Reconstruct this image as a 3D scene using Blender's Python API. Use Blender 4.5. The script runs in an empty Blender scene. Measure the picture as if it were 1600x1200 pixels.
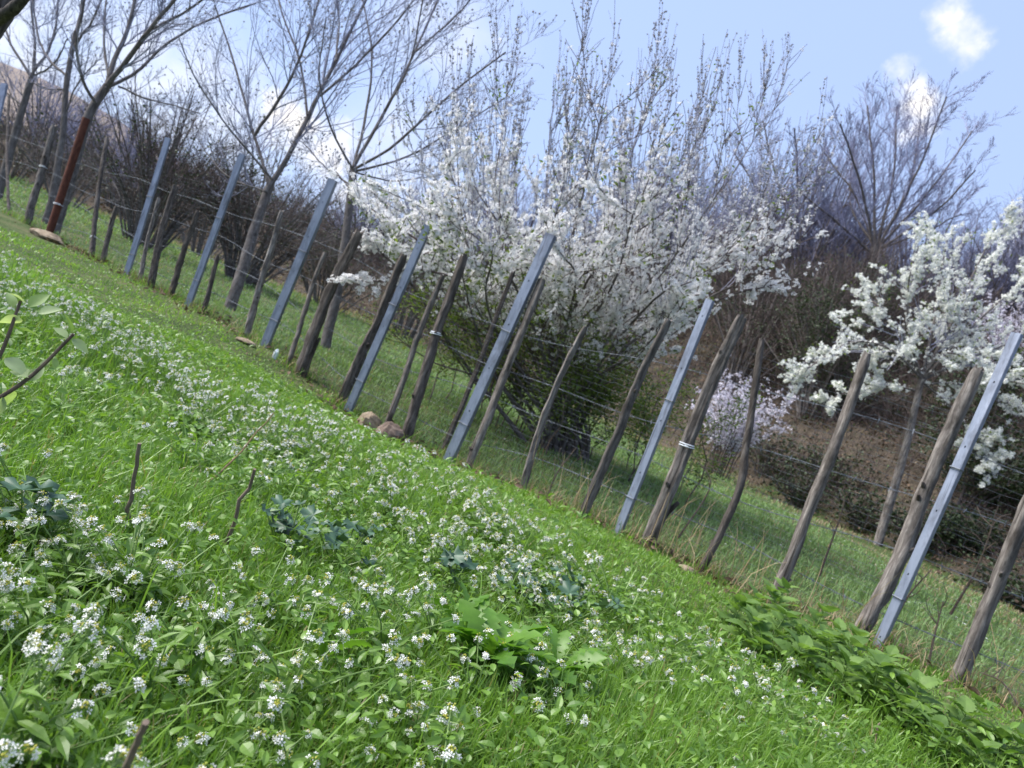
import bpy, math, random
import numpy as np

rad = math.radians
random.seed(7)
rng = np.random.default_rng(11)
S = bpy.context.scene
COL = S.collection

# ------------------------------------------------------------------ camera, sky, sun, exposure
FPX, ROLL, PITCH, CAMZ = 1150.0, rad(21.5), rad(2.0), 0.55      # focal length in photo pixels (1600 wide)
CAM = np.array([0, 0, CAMZ])
FW = np.array([0, math.cos(PITCH), -math.sin(PITCH)])
RT = np.array([1.0, 0, 0])
UP = np.cross(RT, FW)
cam_data = bpy.data.cameras.new('camera')
cam = bpy.data.objects.new('camera', cam_data)
COL.objects.link(cam)
X = math.cos(ROLL) * RT + math.sin(ROLL) * UP
Y = math.cos(ROLL) * UP - math.sin(ROLL) * RT
from mathutils import Matrix, Vector
cam.matrix_world = Matrix(((X[0], Y[0], -FW[0], CAM[0]), (X[1], Y[1], -FW[1], CAM[1]), (X[2], Y[2], -FW[2], CAM[2]), (0, 0, 0, 1)))
cam_data.sensor_width = 36
cam_data.lens = FPX / 1600 * 36
cam_data.clip_start = 0.02
cam_data.clip_end = 2000
cam_data.dof.use_dof = True
cam_data.dof.focus_distance = 1.25
cam_data.dof.aperture_fstop = 8.5
S.camera = cam

SUN_EL, SUN_AZ = rad(47), rad(-85)                 # azimuth from +Y, negative = to the left
SUN_DIR = Vector((math.sin(SUN_AZ) * math.cos(SUN_EL), math.cos(SUN_AZ) * math.cos(SUN_EL), math.sin(SUN_EL)))
S.view_settings.view_transform = 'Standard'
S.view_settings.look = 'None'
S.view_settings.gamma = 1
S.view_settings.exposure = 1.56

ld = bpy.data.lights.new('sun', 'SUN')
ld.energy = 2.6
ld.angle = rad(42)
ld.color = (1.0, 0.965, 0.91)
sun = bpy.data.objects.new('sun', ld)
COL.objects.link(sun)
sun.rotation_euler = SUN_DIR.to_track_quat('Z', 'Y').to_euler()


def ray(px, py):
    x, y = px - 800, py - 600
    r = x * math.cos(ROLL) + y * math.sin(ROLL)
    u = x * math.sin(ROLL) - y * math.cos(ROLL)
    return FW + (r / FPX) * RT + (u / FPX) * UP


def P(px, py, d):
    """the point at depth d seen through photo pixel px, py"""
    return CAM + d * ray(px, py)


W = bpy.data.worlds.new('World')
S.world = W
W.use_nodes = True
nt = W.node_tree
nt.nodes.clear()


def N(t, ty, **kw):
    n = t.nodes.new(ty)
    for k, v in kw.items():
        if k.startswith('i_'):
            n.inputs[k[2:].replace('_', ' ')].default_value = v
        else:
            setattr(n, k, v)
    return n


def math_node(t, op, a, b=None, c=None, clamp=False):
    n = t.nodes.new('ShaderNodeMath')
    n.operation = op
    n.use_clamp = clamp
    for i, v in enumerate((a, b, c)):
        if v is None:
            continue
        if isinstance(v, (int, float)):
            n.inputs[i].default_value = v
        else:
            t.links.new(v, n.inputs[i])
    return n.outputs[0]


def build_world():
    t = nt
    sky = N(t, 'ShaderNodeTexSky', sky_type='NISHITA', sun_disc=False)
    sky.sun_elevation = SUN_EL
    sky.sun_rotation = SUN_AZ
    sky.air_density = 1.0
    sky.dust_density = 1.2
    sky.ozone_density = 1.3
    bg = N(t, 'ShaderNodeBackground')
    bg.inputs['Strength'].default_value = 0.15
    t.links.new(sky.outputs[0], bg.inputs['Color'])
    tc = N(t, 'ShaderNodeTexCoord')
    nz = N(t, 'ShaderNodeTexNoise')
    nz.inputs['Scale'].default_value = 14
    nz.inputs['Detail'].default_value = 9
    nz.inputs['Roughness'].default_value = 0.62
    t.links.new(tc.outputs['Generated'], nz.inputs['Vector'])
    sub = N(t, 'ShaderNodeVectorMath', operation='SUBTRACT')
    t.links.new(nz.outputs['Color'], sub.inputs[0])
    sub.inputs[1].default_value = (.5, .5, .5)
    sc = N(t, 'ShaderNodeVectorMath', operation='SCALE')
    t.links.new(sub.outputs[0], sc.inputs[0])
    sc.inputs['Scale'].default_value = 0.075
    add = N(t, 'ShaderNodeVectorMath', operation='ADD')
    t.links.new(tc.outputs['Generated'], add.inputs[0])
    t.links.new(sc.outputs[0], add.inputs[1])
    total = None
    # clouds: direction, angular radius, density
    for (px, py, rr, amp) in ((1490, 22, .018, .8), (1505, 50, .020, .85), (1515, 78, .015, .7), (1412, 105, .015, .8), (1428, 128, .018, 1.0), (1440, 160, .022, 1.0), (1428, 195, .018, .8),
                              (430, 185, .030, 1.0), (470, 200, .034, 1.1), (505, 225, .034, 1.0), (540, 300, .025, .7), (1600, 370, .03, .5), (60, 60, .10, .3), (230, 120, .10, .3), (330, 180, .08, .3), (620, 260, .09, .25), (700, 60, .08, .2)):
        v = ray(px, py)
        v = v / np.linalg.norm(v)
        dist = N(t, 'ShaderNodeVectorMath', operation='DISTANCE')
        t.links.new(add.outputs[0], dist.inputs[0])
        dist.inputs[1].default_value = tuple(v)
        m = N(t, 'ShaderNodeMapRange', interpolation_type='SMOOTHSTEP')
        t.links.new(dist.outputs['Value'], m.inputs['Value'])
        m.inputs['From Min'].default_value = rr * 1.5
        m.inputs['From Max'].default_value = rr * 0.1
        m.inputs['To Max'].default_value = amp
        total = m.outputs[0] if total is None else math_node(t, 'MAXIMUM', total, m.outputs[0])
    nz2 = N(t, 'ShaderNodeTexNoise')
    nz2.inputs['Scale'].default_value = 22
    nz2.inputs['Detail'].default_value = 8
    t.links.new(tc.outputs['Generated'], nz2.inputs['Vector'])
    k = math_node(t, 'MULTIPLY_ADD', nz2.outputs['Fac'], 3.6, -0.85)
    fac = math_node(t, 'MULTIPLY', total, k, clamp=True)
    # thin pale veil low on the sky
    sep = N(t, 'ShaderNodeSeparateXYZ')
    t.links.new(tc.outputs['Generated'], sep.inputs[0])
    veil = N(t, 'ShaderNodeMapRange')
    t.links.new(sep.outputs['Z'], veil.inputs['Value'])
    veil.inputs['From Min'].default_value = 0.0
    veil.inputs['From Max'].default_value = 0.75
    veil.inputs['To Min'].default_value = 0.92
    veil.inputs['To Max'].default_value = 0.85
    vb = N(t, 'ShaderNodeBackground')
    vb.inputs['Color'].default_value = (0.49, 0.63, 1.0, 1)
    vb.inputs['Strength'].default_value = 0.36
    vm = N(t, 'ShaderNodeMixShader')
    t.links.new(veil.outputs[0], vm.inputs[0])
    t.links.new(bg.outputs[0], vm.inputs[1])
    t.links.new(vb.outputs[0], vm.inputs[2])
    cl = N(t, 'ShaderNodeBackground')
    cl.inputs['Color'].default_value = (1.0, 0.96, 0.92, 1)
    cl.inputs['Strength'].default_value = 0.46
    mix = N(t, 'ShaderNodeMixShader')
    t.links.new(fac, mix.inputs[0])
    t.links.new(vm.outputs[0], mix.inputs[1])
    t.links.new(cl.outputs[0], mix.inputs[2])
    out = N(t, 'ShaderNodeOutputWorld')
    t.links.new(mix.outputs[0], out.inputs[0])


build_world()

# ------------------------------------------------------------------ helpers: objects


def tag(o, label=None, cat=None, group=None, kind=None):
    if label: o['label'] = label
    if cat: o['category'] = cat
    if group: o['group'] = group
    if kind: o['kind'] = kind
    return o


def thing(name, label, cat, loc=(0, 0, 0), group=None):
    o = bpy.data.objects.new(name, None)
    o.empty_display_size = .1
    COL.objects.link(o)
    o.location = tuple(loc)
    return tag(o, label, cat, group)


def copy_thing(root, loc, rotz, scale):
    r = root.copy()
    COL.objects.link(r)
    r.location = tuple(loc)
    r.rotation_euler = (random.gauss(0, .08), random.gauss(0, .08), rotz)
    r.scale = (scale,) * 3
    for ch in list(root.children):
        c = ch.copy()
        COL.objects.link(c)
        c.parent = r
    return r


class MB:
    """collects vertices, quads and triangles as arrays and links them as ONE mesh object"""
    def __init__(s):
        s.v, s.q, s.t, s.a, s.n, s.qm, s.tm = [], [], [], [], 0, [], []

    def add(s, v, q=None, t=None, var=None, mat=0):
        v = np.asarray(v, float).reshape(-1, 3)
        if len(v) == 0: return
        if q is not None and len(q):
            q = np.asarray(q, np.int64).reshape(-1, 4)
            s.q.append(q + s.n); s.qm.append(np.full(len(q), mat, np.int32))
        if t is not None and len(t):
            t = np.asarray(t, np.int64).reshape(-1, 3)
            s.t.append(t + s.n); s.tm.append(np.full(len(t), mat, np.int32))
        if var is None: var = np.full(len(v), rng.random())
        s.a.append(np.broadcast_to(np.asarray(var, float), (len(v),)).copy())
        s.v.append(v); s.n += len(v)

    def inst(s, tv, tq, tt, pos, M, var=None, mat=0):
        """copies of a small template: tv (n,3), M (N,3,3) columns = axes incl. scale"""
        tv = np.asarray(tv, float); n = len(tv); Nn = len(pos)
        if Nn == 0: return
        v = np.einsum('nij,kj->nki', M, tv) + np.asarray(pos)[:, None, :]
        off = (np.arange(Nn) * n)[:, None, None]
        q = (np.asarray(tq, np.int64).reshape(1, -1, 4) + off).reshape(-1, 4) if tq is not None and len(tq) else None
        t = (np.asarray(tt, np.int64).reshape(1, -1, 3) + off).reshape(-1, 3) if tt is not None and len(tt) else None
        if var is None: var = rng.random(Nn)
        s.add(v.reshape(-1, 3), q, t, np.repeat(var, n), mat)

    def tubes(s, Pp, R, sides=4, var=None, mat=0, cap=False, rough=0.0):
        Pp = np.asarray(Pp, float); R = np.asarray(R, float)
        if Pp.ndim == 2: Pp = Pp[None]; R = R[None]
        Nn, K, _ = Pp.shape
        T = np.gradient(Pp, axis=1)
        T /= np.linalg.norm(T, axis=2, keepdims=True) + 1e-9
        m = T.mean(axis=1); m /= np.linalg.norm(m, axis=1, keepdims=True) + 1e-9
        ref = np.where(np.abs(m[:, 2:3]) > .8, np.array([[1., 0, 0]]), np.array([[0, 0, 1.]]))
        A = np.cross(T, ref[:, None, :]); A /= np.linalg.norm(A, axis=2, keepdims=True) + 1e-9
        B = np.cross(T, A)
        th = np.arange(sides) / sides * 2 * math.pi
        rr = R[:, :, None] * np.ones(sides)
        if rough: rr = rr * (1 + rough * rng.normal(0, 1, rr.shape))
        v = Pp[:, :, None, :] + rr[..., None] * (np.cos(th)[None, None, :, None] * A[:, :, None, :] + np.sin(th)[None, None, :, None] * B[:, :, None, :])
        i = np.arange(K - 1)[:, None] * sides; j = np.arange(sides)[None, :]; j2 = (j + 1) % sides
        q = np.stack([i + j, i + j2, i + sides + j2, i + sides + j], -1).reshape(-1, 4)
        n = K * sides
        q = (q[None] + (np.arange(Nn) * n)[:, None, None]).reshape(-1, 4)
        if var is None: var = rng.random(Nn)
        var = np.broadcast_to(np.asarray(var, float), (Nn,))
        s.add(v.reshape(-1, 3), q, None, np.repeat(var, n), mat)
        if cap:
            for e in (0, K - 1):
                for a in range(Nn):
                    ring = v[a, e]; c = Pp[a, e]
                    tri = [[sides, (k + 1) % sides, k] if e == 0 else [sides, k, (k + 1) % sides] for k in range(sides)]
                    s.add(np.vstack([ring, c[None]]), None, tri, var[a], mat)

    def build(s, name, mats, parent=None, smooth=False, world=True):
        me = bpy.data.meshes.new(name)
        v = np.concatenate(s.v) if s.v else np.zeros((0, 3))
        org = np.array(parent.location) if (parent is not None and world) else np.zeros(3)
        if parent is not None and parent.parent is not None and world: org = org + np.array(parent.parent.location)
        v = v - org
        q = np.concatenate(s.q) if s.q else np.zeros((0, 4), np.int64)
        t = np.concatenate(s.t) if s.t else np.zeros((0, 3), np.int64)
        qm = np.concatenate(s.qm) if s.qm else np.zeros(0, np.int32)
        tm = np.concatenate(s.tm) if s.tm else np.zeros(0, np.int32)
        me.vertices.add(len(v)); me.vertices.foreach_set('co', v.ravel())
        loops = np.concatenate([q.ravel(), t.ravel()]).astype(np.int32)
        me.loops.add(len(loops)); me.loops.foreach_set('vertex_index', loops)
        me.polygons.add(len(q) + len(t))
        me.polygons.foreach_set('loop_start', np.concatenate([np.arange(len(q)) * 4, len(q) * 4 + np.arange(len(t)) * 3]).astype(np.int32))
        me.polygons.foreach_set('material_index', np.concatenate([qm, tm]).astype(np.int32))
        me.polygons.foreach_set('use_smooth', np.full(len(q) + len(t), smooth))
        at = me.attributes.new('var', 'FLOAT', 'POINT')
        at.data.foreach_set('value', np.concatenate(s.a).astype(np.float32) if s.a else np.zeros(0, np.float32))
        for m in (mats if isinstance(mats, (list, tuple)) else [mats]): me.materials.append(m)
        me.update(calc_edges=True)
        o = bpy.data.objects.new(name, me)
        COL.objects.link(o)
        if parent is not None: o.parent = parent
        return o


def nrm(v):
    return v / (np.linalg.norm(v, axis=-1, keepdims=True) + 1e-9)


def frames(fwd, roll=None, scale=1.0, up=None):
    """(N,3,3) with columns side, fwd, normal"""
    fwd = nrm(np.asarray(fwd, float))
    n = len(fwd)
    ref = np.tile(np.array([0, 0, 1.]), (n, 1)) if up is None else up
    side = np.cross(fwd, ref)
    bad = np.linalg.norm(side, axis=1) < 1e-3
    side[bad] = [1, 0, 0]
    side = nrm(side); nor = np.cross(side, fwd)
    if roll is not None:
        c, s_ = np.cos(roll)[:, None], np.sin(roll)[:, None]
        side, nor = c * side + s_ * nor, c * nor - s_ * side
    M = np.stack([side, fwd, nor], -1)
    return M * np.asarray(scale, float).reshape(-1, 1, 1)


def resample(pts, K):
    pts = np.asarray(pts, float)
    if len(pts) > 2:  # Catmull-Rom
        e = np.vstack([2 * pts[0] - pts[1], pts, 2 * pts[-1] - pts[-2]])
        out = []
        for i in range(len(pts) - 1):
            p0, p1, p2, p3 = e[i:i + 4]
            for t in np.linspace(0, 1, 8, endpoint=False):
                out.append(.5 * ((2 * p1) + (-p0 + p2) * t + (2 * p0 - 5 * p1 + 4 * p2 - p3) * t * t + (-p0 + 3 * p1 - 3 * p2 + p3) * t ** 3))
        pts = np.vstack(out + [pts[-1]])
    L = np.concatenate([[0], np.cumsum(np.linalg.norm(np.diff(pts, axis=0), axis=1))])
    s = np.linspace(0, L[-1], K)
    return np.stack([np.interp(s, L, pts[:, i]) for i in range(3)], 1)


# ------------------------------------------------------------------ materials


def new_mat(name):
    m = bpy.data.materials.new(name)
    m.use_nodes = True
    m.node_tree.nodes.clear()
    return m, m.node_tree


def ramp(t, fac, cols):
    r = N(t, 'ShaderNodeValToRGB')
    el = r.color_ramp.elements
    while len(el) < len(cols): el.new(.5)
    for e, (p, c) in zip(el, cols):
        e.position = p; e.color = (*c, 1)
    t.links.new(fac, r.inputs[0])
    return r.outputs[0]


def leaf_mat(name, c1, c2, transl=0.35, rough=0.5, spec=0.35, c3=None, tcol=1.25):
    m, t = new_mat(name)
    a = N(t, 'ShaderNodeAttribute', attribute_name='var')
    cols = [(0, c1), (1, c2)] if c3 is None else [(0, c1), (.5, c2), (.93, c2), (1, c3)]
    col = ramp(t, a.outputs['Fac'], cols)
    geo = N(t, 'ShaderNodeNewGeometry')
    nz = N(t, 'ShaderNodeTexNoise'); nz.inputs['Scale'].default_value = 60; nz.inputs['Detail'].default_value = 3
    t.links.new(geo.outputs['Position'], nz.inputs['Vector'])
    hs = N(t, 'ShaderNodeHueSaturation')
    t.links.new(col, hs.inputs['Color'])
    t.links.new(math_node(t, 'MULTIPLY_ADD', nz.outputs['Fac'], .6, .7), hs.inputs['Value'])
    p = N(t, 'ShaderNodeBsdfPrincipled')
    t.links.new(hs.outputs[0], p.inputs['Base Color'])
    p.inputs['Roughness'].default_value = rough
    p.inputs['Specular IOR Level'].default_value = spec
    tr = N(t, 'ShaderNodeBsdfTranslucent')
    tc = N(t, 'ShaderNodeMixRGB', blend_type='MULTIPLY'); tc.inputs[0].default_value = 1
    t.links.new(hs.outputs[0], tc.inputs[1]); tc.inputs[2].default_value = (tcol * 1.1, tcol * 1.15, tcol * .6, 1) if tcol != 1 else (1, 1, 1, 1)
    t.links.new(tc.outputs[0], tr.inputs['Color'])
    mx = N(t, 'ShaderNodeMixShader'); mx.inputs[0].default_value = transl
    t.links.new(p.outputs[0], mx.inputs[1]); t.links.new(tr.outputs[0], mx.inputs[2])
    o = N(t, 'ShaderNodeOutputMaterial'); t.links.new(mx.outputs[0], o.inputs[0])
    return m


def bark_mat(name, c1, c2, c3=None, scale=40, stretch=6, bump=.6, rough=.9, use_var=True, metal=0.0, dist=.006, blotch=0.0):
    """wood or bark: streaks along the object's height"""
    m, t = new_mat(name)
    tc = N(t, 'ShaderNodeTexCoord')
    mp = N(t, 'ShaderNodeMapping'); mp.inputs['Scale'].default_value = (scale, scale, scale / stretch)
    t.links.new(tc.outputs['Object'], mp.inputs['Vector'])
    nz = N(t, 'ShaderNodeTexNoise'); nz.inputs['Scale'].default_value = 1; nz.inputs['Detail'].default_value = 6; nz.inputs['Roughness'].default_value = .65; nz.inputs['Distortion'].default_value = .6
    t.links.new(mp.outputs[0], nz.inputs['Vector'])
    cols = [(.3, c1), (.68, c2)] if c3 is None else [(.28, c1), (.5, c2), (.72, c3)]
    col = ramp(t, nz.outputs['Fac'], cols)
    if blotch:
        nb = N(t, 'ShaderNodeTexNoise'); nb.inputs['Scale'].default_value = 9; nb.inputs['Detail'].default_value = 5; nb.inputs['Roughness'].default_value = .7
        mb_ = N(t, 'ShaderNodeMapping'); mb_.inputs['Scale'].default_value = (1, 1, .45)
        t.links.new(tc.outputs['Object'], mb_.inputs['Vector']); t.links.new(mb_.outputs[0], nb.inputs['Vector'])
        bf = N(t, 'ShaderNodeMapRange'); t.links.new(nb.outputs['Fac'], bf.inputs['Value']); bf.inputs['From Min'].default_value = .48; bf.inputs['From Max'].default_value = .62; bf.inputs['To Max'].default_value = blotch
        mxb = N(t, 'ShaderNodeMixRGB'); t.links.new(bf.outputs[0], mxb.inputs[0]); t.links.new(col, mxb.inputs[1]); mxb.inputs[2].default_value = (.035, .028, .023, 1)
        ck = N(t, 'ShaderNodeTexNoise'); ck.inputs['Scale'].default_value = 1; ck.inputs['Detail'].default_value = 3
        mc = N(t, 'ShaderNodeMapping'); mc.inputs['Scale'].default_value = (70, 70, 2.2)
        t.links.new(tc.outputs['Object'], mc.inputs['Vector']); t.links.new(mc.outputs[0], ck.inputs['Vector'])
        cf = N(t, 'ShaderNodeMapRange'); t.links.new(ck.outputs['Fac'], cf.inputs['Value']); cf.inputs['From Min'].default_value = .40; cf.inputs['From Max'].default_value = .33; cf.inputs['To Max'].default_value = min(.85, blotch * 1.1)
        mxc = N(t, 'ShaderNodeMixRGB'); t.links.new(cf.outputs[0], mxc.inputs[0]); t.links.new(mxb.outputs[0], mxc.inputs[1]); mxc.inputs[2].default_value = (.02, .016, .013, 1)
        col = mxc.outputs[0]
    hs = N(t, 'ShaderNodeHueSaturation'); t.links.new(col, hs.inputs['Color'])
    if use_var:
        a = N(t, 'ShaderNodeAttribute', attribute_name='var')
        t.links.new(math_node(t, 'MULTIPLY_ADD', a.outputs['Fac'], .6, .7), hs.inputs['Value'])
    p = N(t, 'ShaderNodeBsdfPrincipled')
    t.links.new(hs.outputs[0], p.inputs['Base Color'])
    p.inputs['Roughness'].default_value = rough
    p.inputs['Metallic'].default_value = metal
    p.inputs['Specular IOR Level'].default_value = .25
    if bump:
        b = N(t, 'ShaderNodeBump'); b.inputs['Strength'].default_value = bump; b.inputs['Distance'].default_value = dist
        t.links.new(nz.outputs['Fac'], b.inputs['Height']); t.links.new(b.outputs[0], p.inputs['Normal'])
    o = N(t, 'ShaderNodeOutputMaterial'); t.links.new(p.outputs[0], o.inputs[0])
    return m


M = {}
M['grass'] = leaf_mat('grass blades', (.078, .172, .026), (.19, .325, .056), .38, .36, .5, (.30, .27, .12))
M['field'] = leaf_mat('field grass', (.10, .175, .055), (.19, .285, .11), .3, .6, .3, (.30, .24, .15))
M['weed'] = leaf_mat('weed leaves', (.08, .17, .020), (.185, .31, .05), .36, .38, .5)
M['weed_stem'] = leaf_mat('weed stems', (.14, .24, .06), (.24, .34, .11), .2, .5, .3)
M['petal'] = leaf_mat('white petals', (.84, .83, .78), (.88, .87, .84), .35, .6, .2, None, 1)
M['bud'] = leaf_mat('yellow green buds', (.34, .38, .05), (.55, .50, .10), .25, .5, .3)
M['rosette'] = leaf_mat('rosette leaves', (.07, .17, .018), (.13, .26, .03), .4, .4, .45)
M['mallow'] = leaf_mat('dull dark leaves', (.03, .075, .036), (.07, .135, .075), .15, .45, .5)
M['nettle'] = leaf_mat('nettle leaves', (.095, .175, .04), (.18, .285, .075), .42, .55, .3)
M['shoot_leaf'] = leaf_mat('pale shoot leaves', (.19, .30, .075), (.42, .49, .29), .45, .55, .3)
M['blossom'] = leaf_mat('fruit blossom', (.84, .83, .82), (.89, .88, .88), .42, .7, .15, None, 1)
M['pear_blossom'] = leaf_mat('pear blossom', (.85, .855, .79), (.89, .895, .85), .4, .7, .15, None, 1)
M['pink_blossom'] = leaf_mat('pale lilac blossom', (.66, .62, .72), (.80, .77, .84), .3, .7, .15, None, 1)
M['young_leaf'] = leaf_mat('young leaves', (.06, .105, .018), (.19, .25, .055), .4, .5, .3)
M['wand_bud'] = leaf_mat('closed buds', (.26, .24, .27), (.46, .45, .48), .15, .7, .2)
M['ivy'] = leaf_mat('dark brush leaves', (.02, .034, .014), (.055, .08, .03), .15, .5, .35)
M['litter'] = leaf_mat('dead leaves', (.075, .05, .036), (.17, .12, .085), .12, .85, .1)
M['straw'] = leaf_mat('dry straw', (.24, .16, .09), (.45, .36, .22), .2, .7, .2)
M['dry_stem'] = bark_mat('dry stem bark', (.06, .046, .038), (.22, .165, .125), None, 60, 6, .4)
M['post_wood'] = bark_mat('weathered grey wood', (.05, .042, .037), (.17, .148, .134), (.36, .325, .295), 70, 9, 1.0, .92, blotch=.75)
M['post_dark'] = bark_mat('dark rough bark', (.03, .025, .022), (.105, .088, .078), (.21, .185, .165), 60, 7, 1.0, .95, blotch=.7)
M['trunk'] = bark_mat('grey brown bark', (.05, .043, .04), (.14, .122, .115), (.23, .21, .20), 40, 4, .8, .95)
M['twig'] = bark_mat('haze pale twigs', (.20, .20, .265), (.34, .34, .43), None, 30, 3, 0)  # pale lilac haze glow against the sky is put into the base colour
M['far_twig'] = bark_mat('lilac grey twigs', (.19, .19, .27), (.30, .30, .41), None, 20, 3, 0)  # bluish bleed of the bright sky, painted into the skyline twigs
M['brush_twig'] = bark_mat('brown brush twigs', (.055, .04, .036), (.15, .115, .10), None, 12, 3, 0)
M['zinc'] = bark_mat('galvanised steel', (.19, .22, .285), (.33, .365, .455), None, 26, 5, .05, .55, True, .5, blotch=.42)
M['rust'] = bark_mat('rusty iron', (.055, .02, .014), (.15, .055, .035), None, 40, 3, .3, .8, False, .2)
M['wire'] = bark_mat('dull wire', (.10, .11, .13), (.20, .22, .25), None, 50, 1, 0, .6, True, .35)
M['tie'] = bark_mat('pale wire tie', (.55, .58, .62), (.75, .78, .82), None, 50, 1, 0, .5)
M['stone'] = bark_mat('tan limestone', (.10, .075, .05), (.24, .185, .125), (.40, .33, .25), 22, 1, .8, .9, False)
M['log'] = bark_mat('rotten wood', (.04, .03, .025), (.14, .10, .08), (.25, .2, .16), 30, 3, .8, .95, False)
M['plastic'] = bark_mat('white plastic', (.62, .68, .74), (.78, .82, .86), None, 20, 1, .3, .5, False)


def ground_mat():
    m, t = new_mat('meadow soil')
    geo = N(t, 'ShaderNodeNewGeometry')
    n1 = N(t, 'ShaderNodeTexNoise'); n1.inputs['Scale'].default_value = 2.2; n1.inputs['Detail'].default_value = 8
    n2 = N(t, 'ShaderNodeTexNoise'); n2.inputs['Scale'].default_value = 38; n2.inputs['Detail'].default_value = 6
    for n in (n1, n2): t.links.new(geo.outputs['Position'], n.inputs['Vector'])
    mixn = math_node(t, 'MULTIPLY_ADD', n2.outputs['Fac'], .5, math_node(t, 'MULTIPLY', n1.outputs['Fac'], .5))
    turf = ramp(t, mixn, [(.38, (.035, .055, .018)), (.52, (.075, .105, .035)), (.66, (.15, .125, .075))])
    bank = ramp(t, mixn, [(.36, (.033, .030, .022)), (.52, (.075, .060, .045)), (.68, (.13, .105, .08))])
    hill = ramp(t, mixn, [(.36, (.20, .155, .13)), (.6, (.31, .26, .22))])
    ab = N(t, 'ShaderNodeAttribute', attribute_name='bank')
    n3 = math_node(t, 'MULTIPLY_ADD', math_node(t, 'SUBTRACT', n1.outputs['Fac'], .5), 1.6, ab.outputs['Fac'], clamp=True)
    step = N(t, 'ShaderNodeMapRange', interpolation_type='SMOOTHSTEP'); t.links.new(n3, step.inputs['Value'])
    step.inputs['From Min'].default_value = .35; step.inputs['From Max'].default_value = .65
    mx = N(t, 'ShaderNodeMixRGB'); t.links.new(step.outputs[0], mx.inputs[0]); t.links.new(turf, mx.inputs[1]); t.links.new(bank, mx.inputs[2])
    ah = N(t, 'ShaderNodeAttribute', attribute_name='hill')
    mx2 = N(t, 'ShaderNodeMixRGB'); t.links.new(ah.outputs['Fac'], mx2.inputs[0]); t.links.new(mx.outputs[0], mx2.inputs[1]); t.links.new(hill, mx2.inputs[2])
    p = N(t, 'ShaderNodeBsdfPrincipled'); p.inputs['Roughness'].default_value = .95; p.inputs['Specular IOR Level'].default_value = .1
    t.links.new(mx2.outputs[0], p.inputs['Base Color'])
    b = N(t, 'ShaderNodeBump'); b.inputs['Strength'].default_value = .9; b.inputs['Distance'].default_value = .03
    t.links.new(n2.outputs['Fac'], b.inputs['Height']); t.links.new(b.outputs[0], p.inputs['Normal'])
    o = N(t, 'ShaderNodeOutputMaterial'); t.links.new(p.outputs[0], o.inputs[0])
    return m


M['ground'] = ground_mat()

# ------------------------------------------------------------------ terrain
FK, FA = 3.94, 0.706                       # the fence runs along y = FK - FA x


def fence_pt(px, py, off=0.0):
    """where the ray through a photo pixel meets the upright fence plane (off metres behind it)"""
    r = ray(px, py)
    d = (FK + off * math.hypot(1, FA)) / (r[1] + FA * r[0])
    return CAM + d * r


METAL = [((1368, 1012), (1588, 520)), ((963, 833), (1108, 468)), ((698, 720), (860, 365)), ((543, 640), (668, 352)),
         ((411, 541), (519, 280)), ((293, 475), (378, 240)), ((195, 433), (262, 215)), ((75, 370), (135, 185))]
_pb = sorted([tuple(fence_pt(*b)) for b, _ in METAL] + [tuple(fence_pt(1492, 1072))])
_px = np.array([p[0] for p in _pb]); _pz = np.array([p[2] for p in _pb])
FOOT = np.array([(-60, 38), (-30, 27), (-16, 24), (-5, 20), (2.8, 15), (4.7, 11.5), (5.9, 7.7), (8, 3), (11, -4), (16, -30)], float)


def bank_dist(x, y):
    x = np.asarray(x, float); y = np.asarray(y, float)
    best = np.full(x.shape, 1e9); sign = np.ones(x.shape)
    for a, b in zip(FOOT[:-1], FOOT[1:]):
        ab = b - a
        t = np.clip(((x - a[0]) * ab[0] + (y - a[1]) * ab[1]) / (ab @ ab), 0, 1)
        dx, dy = x - a[0] - t * ab[0], y - a[1] - t * ab[1]
        d = np.hypot(dx, dy)
        cr = ab[0] * dy - ab[1] * dx
        up = d < best
        best = np.where(up, d, best); sign = np.where(up, np.where(cr > 0, 1, -1), sign)
    return best * sign


def sstep(a, b, x):
    t = np.clip((x - a) / (b - a), 0, 1)
    return t * t * (3 - 2 * t)


def gz(x, y):
    x = np.asarray(x, float); y = np.asarray(y, float)
    s = (y + FA * x - FK) / math.hypot(1, FA)
    xf = x - s * FA / math.hypot(1, FA)
    zf = np.interp(xf, _px, _pz)
    z = zf * np.exp(-np.where(s > 0, s / 1.6, s / 1.1) ** 2)
    near = np.exp(-((x ** 2 + y ** 2) / 60))
    z = z + .025 * np.sin(2.1 * x + 1.3 * y + .5) * np.sin(1.7 * y - .8 * x) + .010 * np.sin(6.1 * x + 1) * np.sin(5.3 * y + 2) * near
    b = bank_dist(x, y)
    Hm = 2.0 + 4.4 * sstep(-8, 4, x)
    bp = np.maximum(b, 0)
    z = z + Hm * np.tanh((.44 + .18 * sstep(0, 5, x)) * bp / Hm) + .12 * np.sin(1.3 * x + .4) * np.sin(1.1 * y) * sstep(0, 3, bp) + np.minimum(bp, 40) * .012
    z = z + 7.5 * np.exp(-(((x + 62) / 26) ** 2 + ((y - 82) / 20) ** 2))
    return z


def on_ground(px, py):
    """ground point seen at a photo pixel"""
    r = ray(px, py)
    d = .3
    while d < 60:
        p = CAM + d * r
        if p[2] < gz(p[0], p[1]): break
        d += .01 + d * .004
    return np.array([p[0], p[1], float(gz(p[0], p[1]))])


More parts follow.
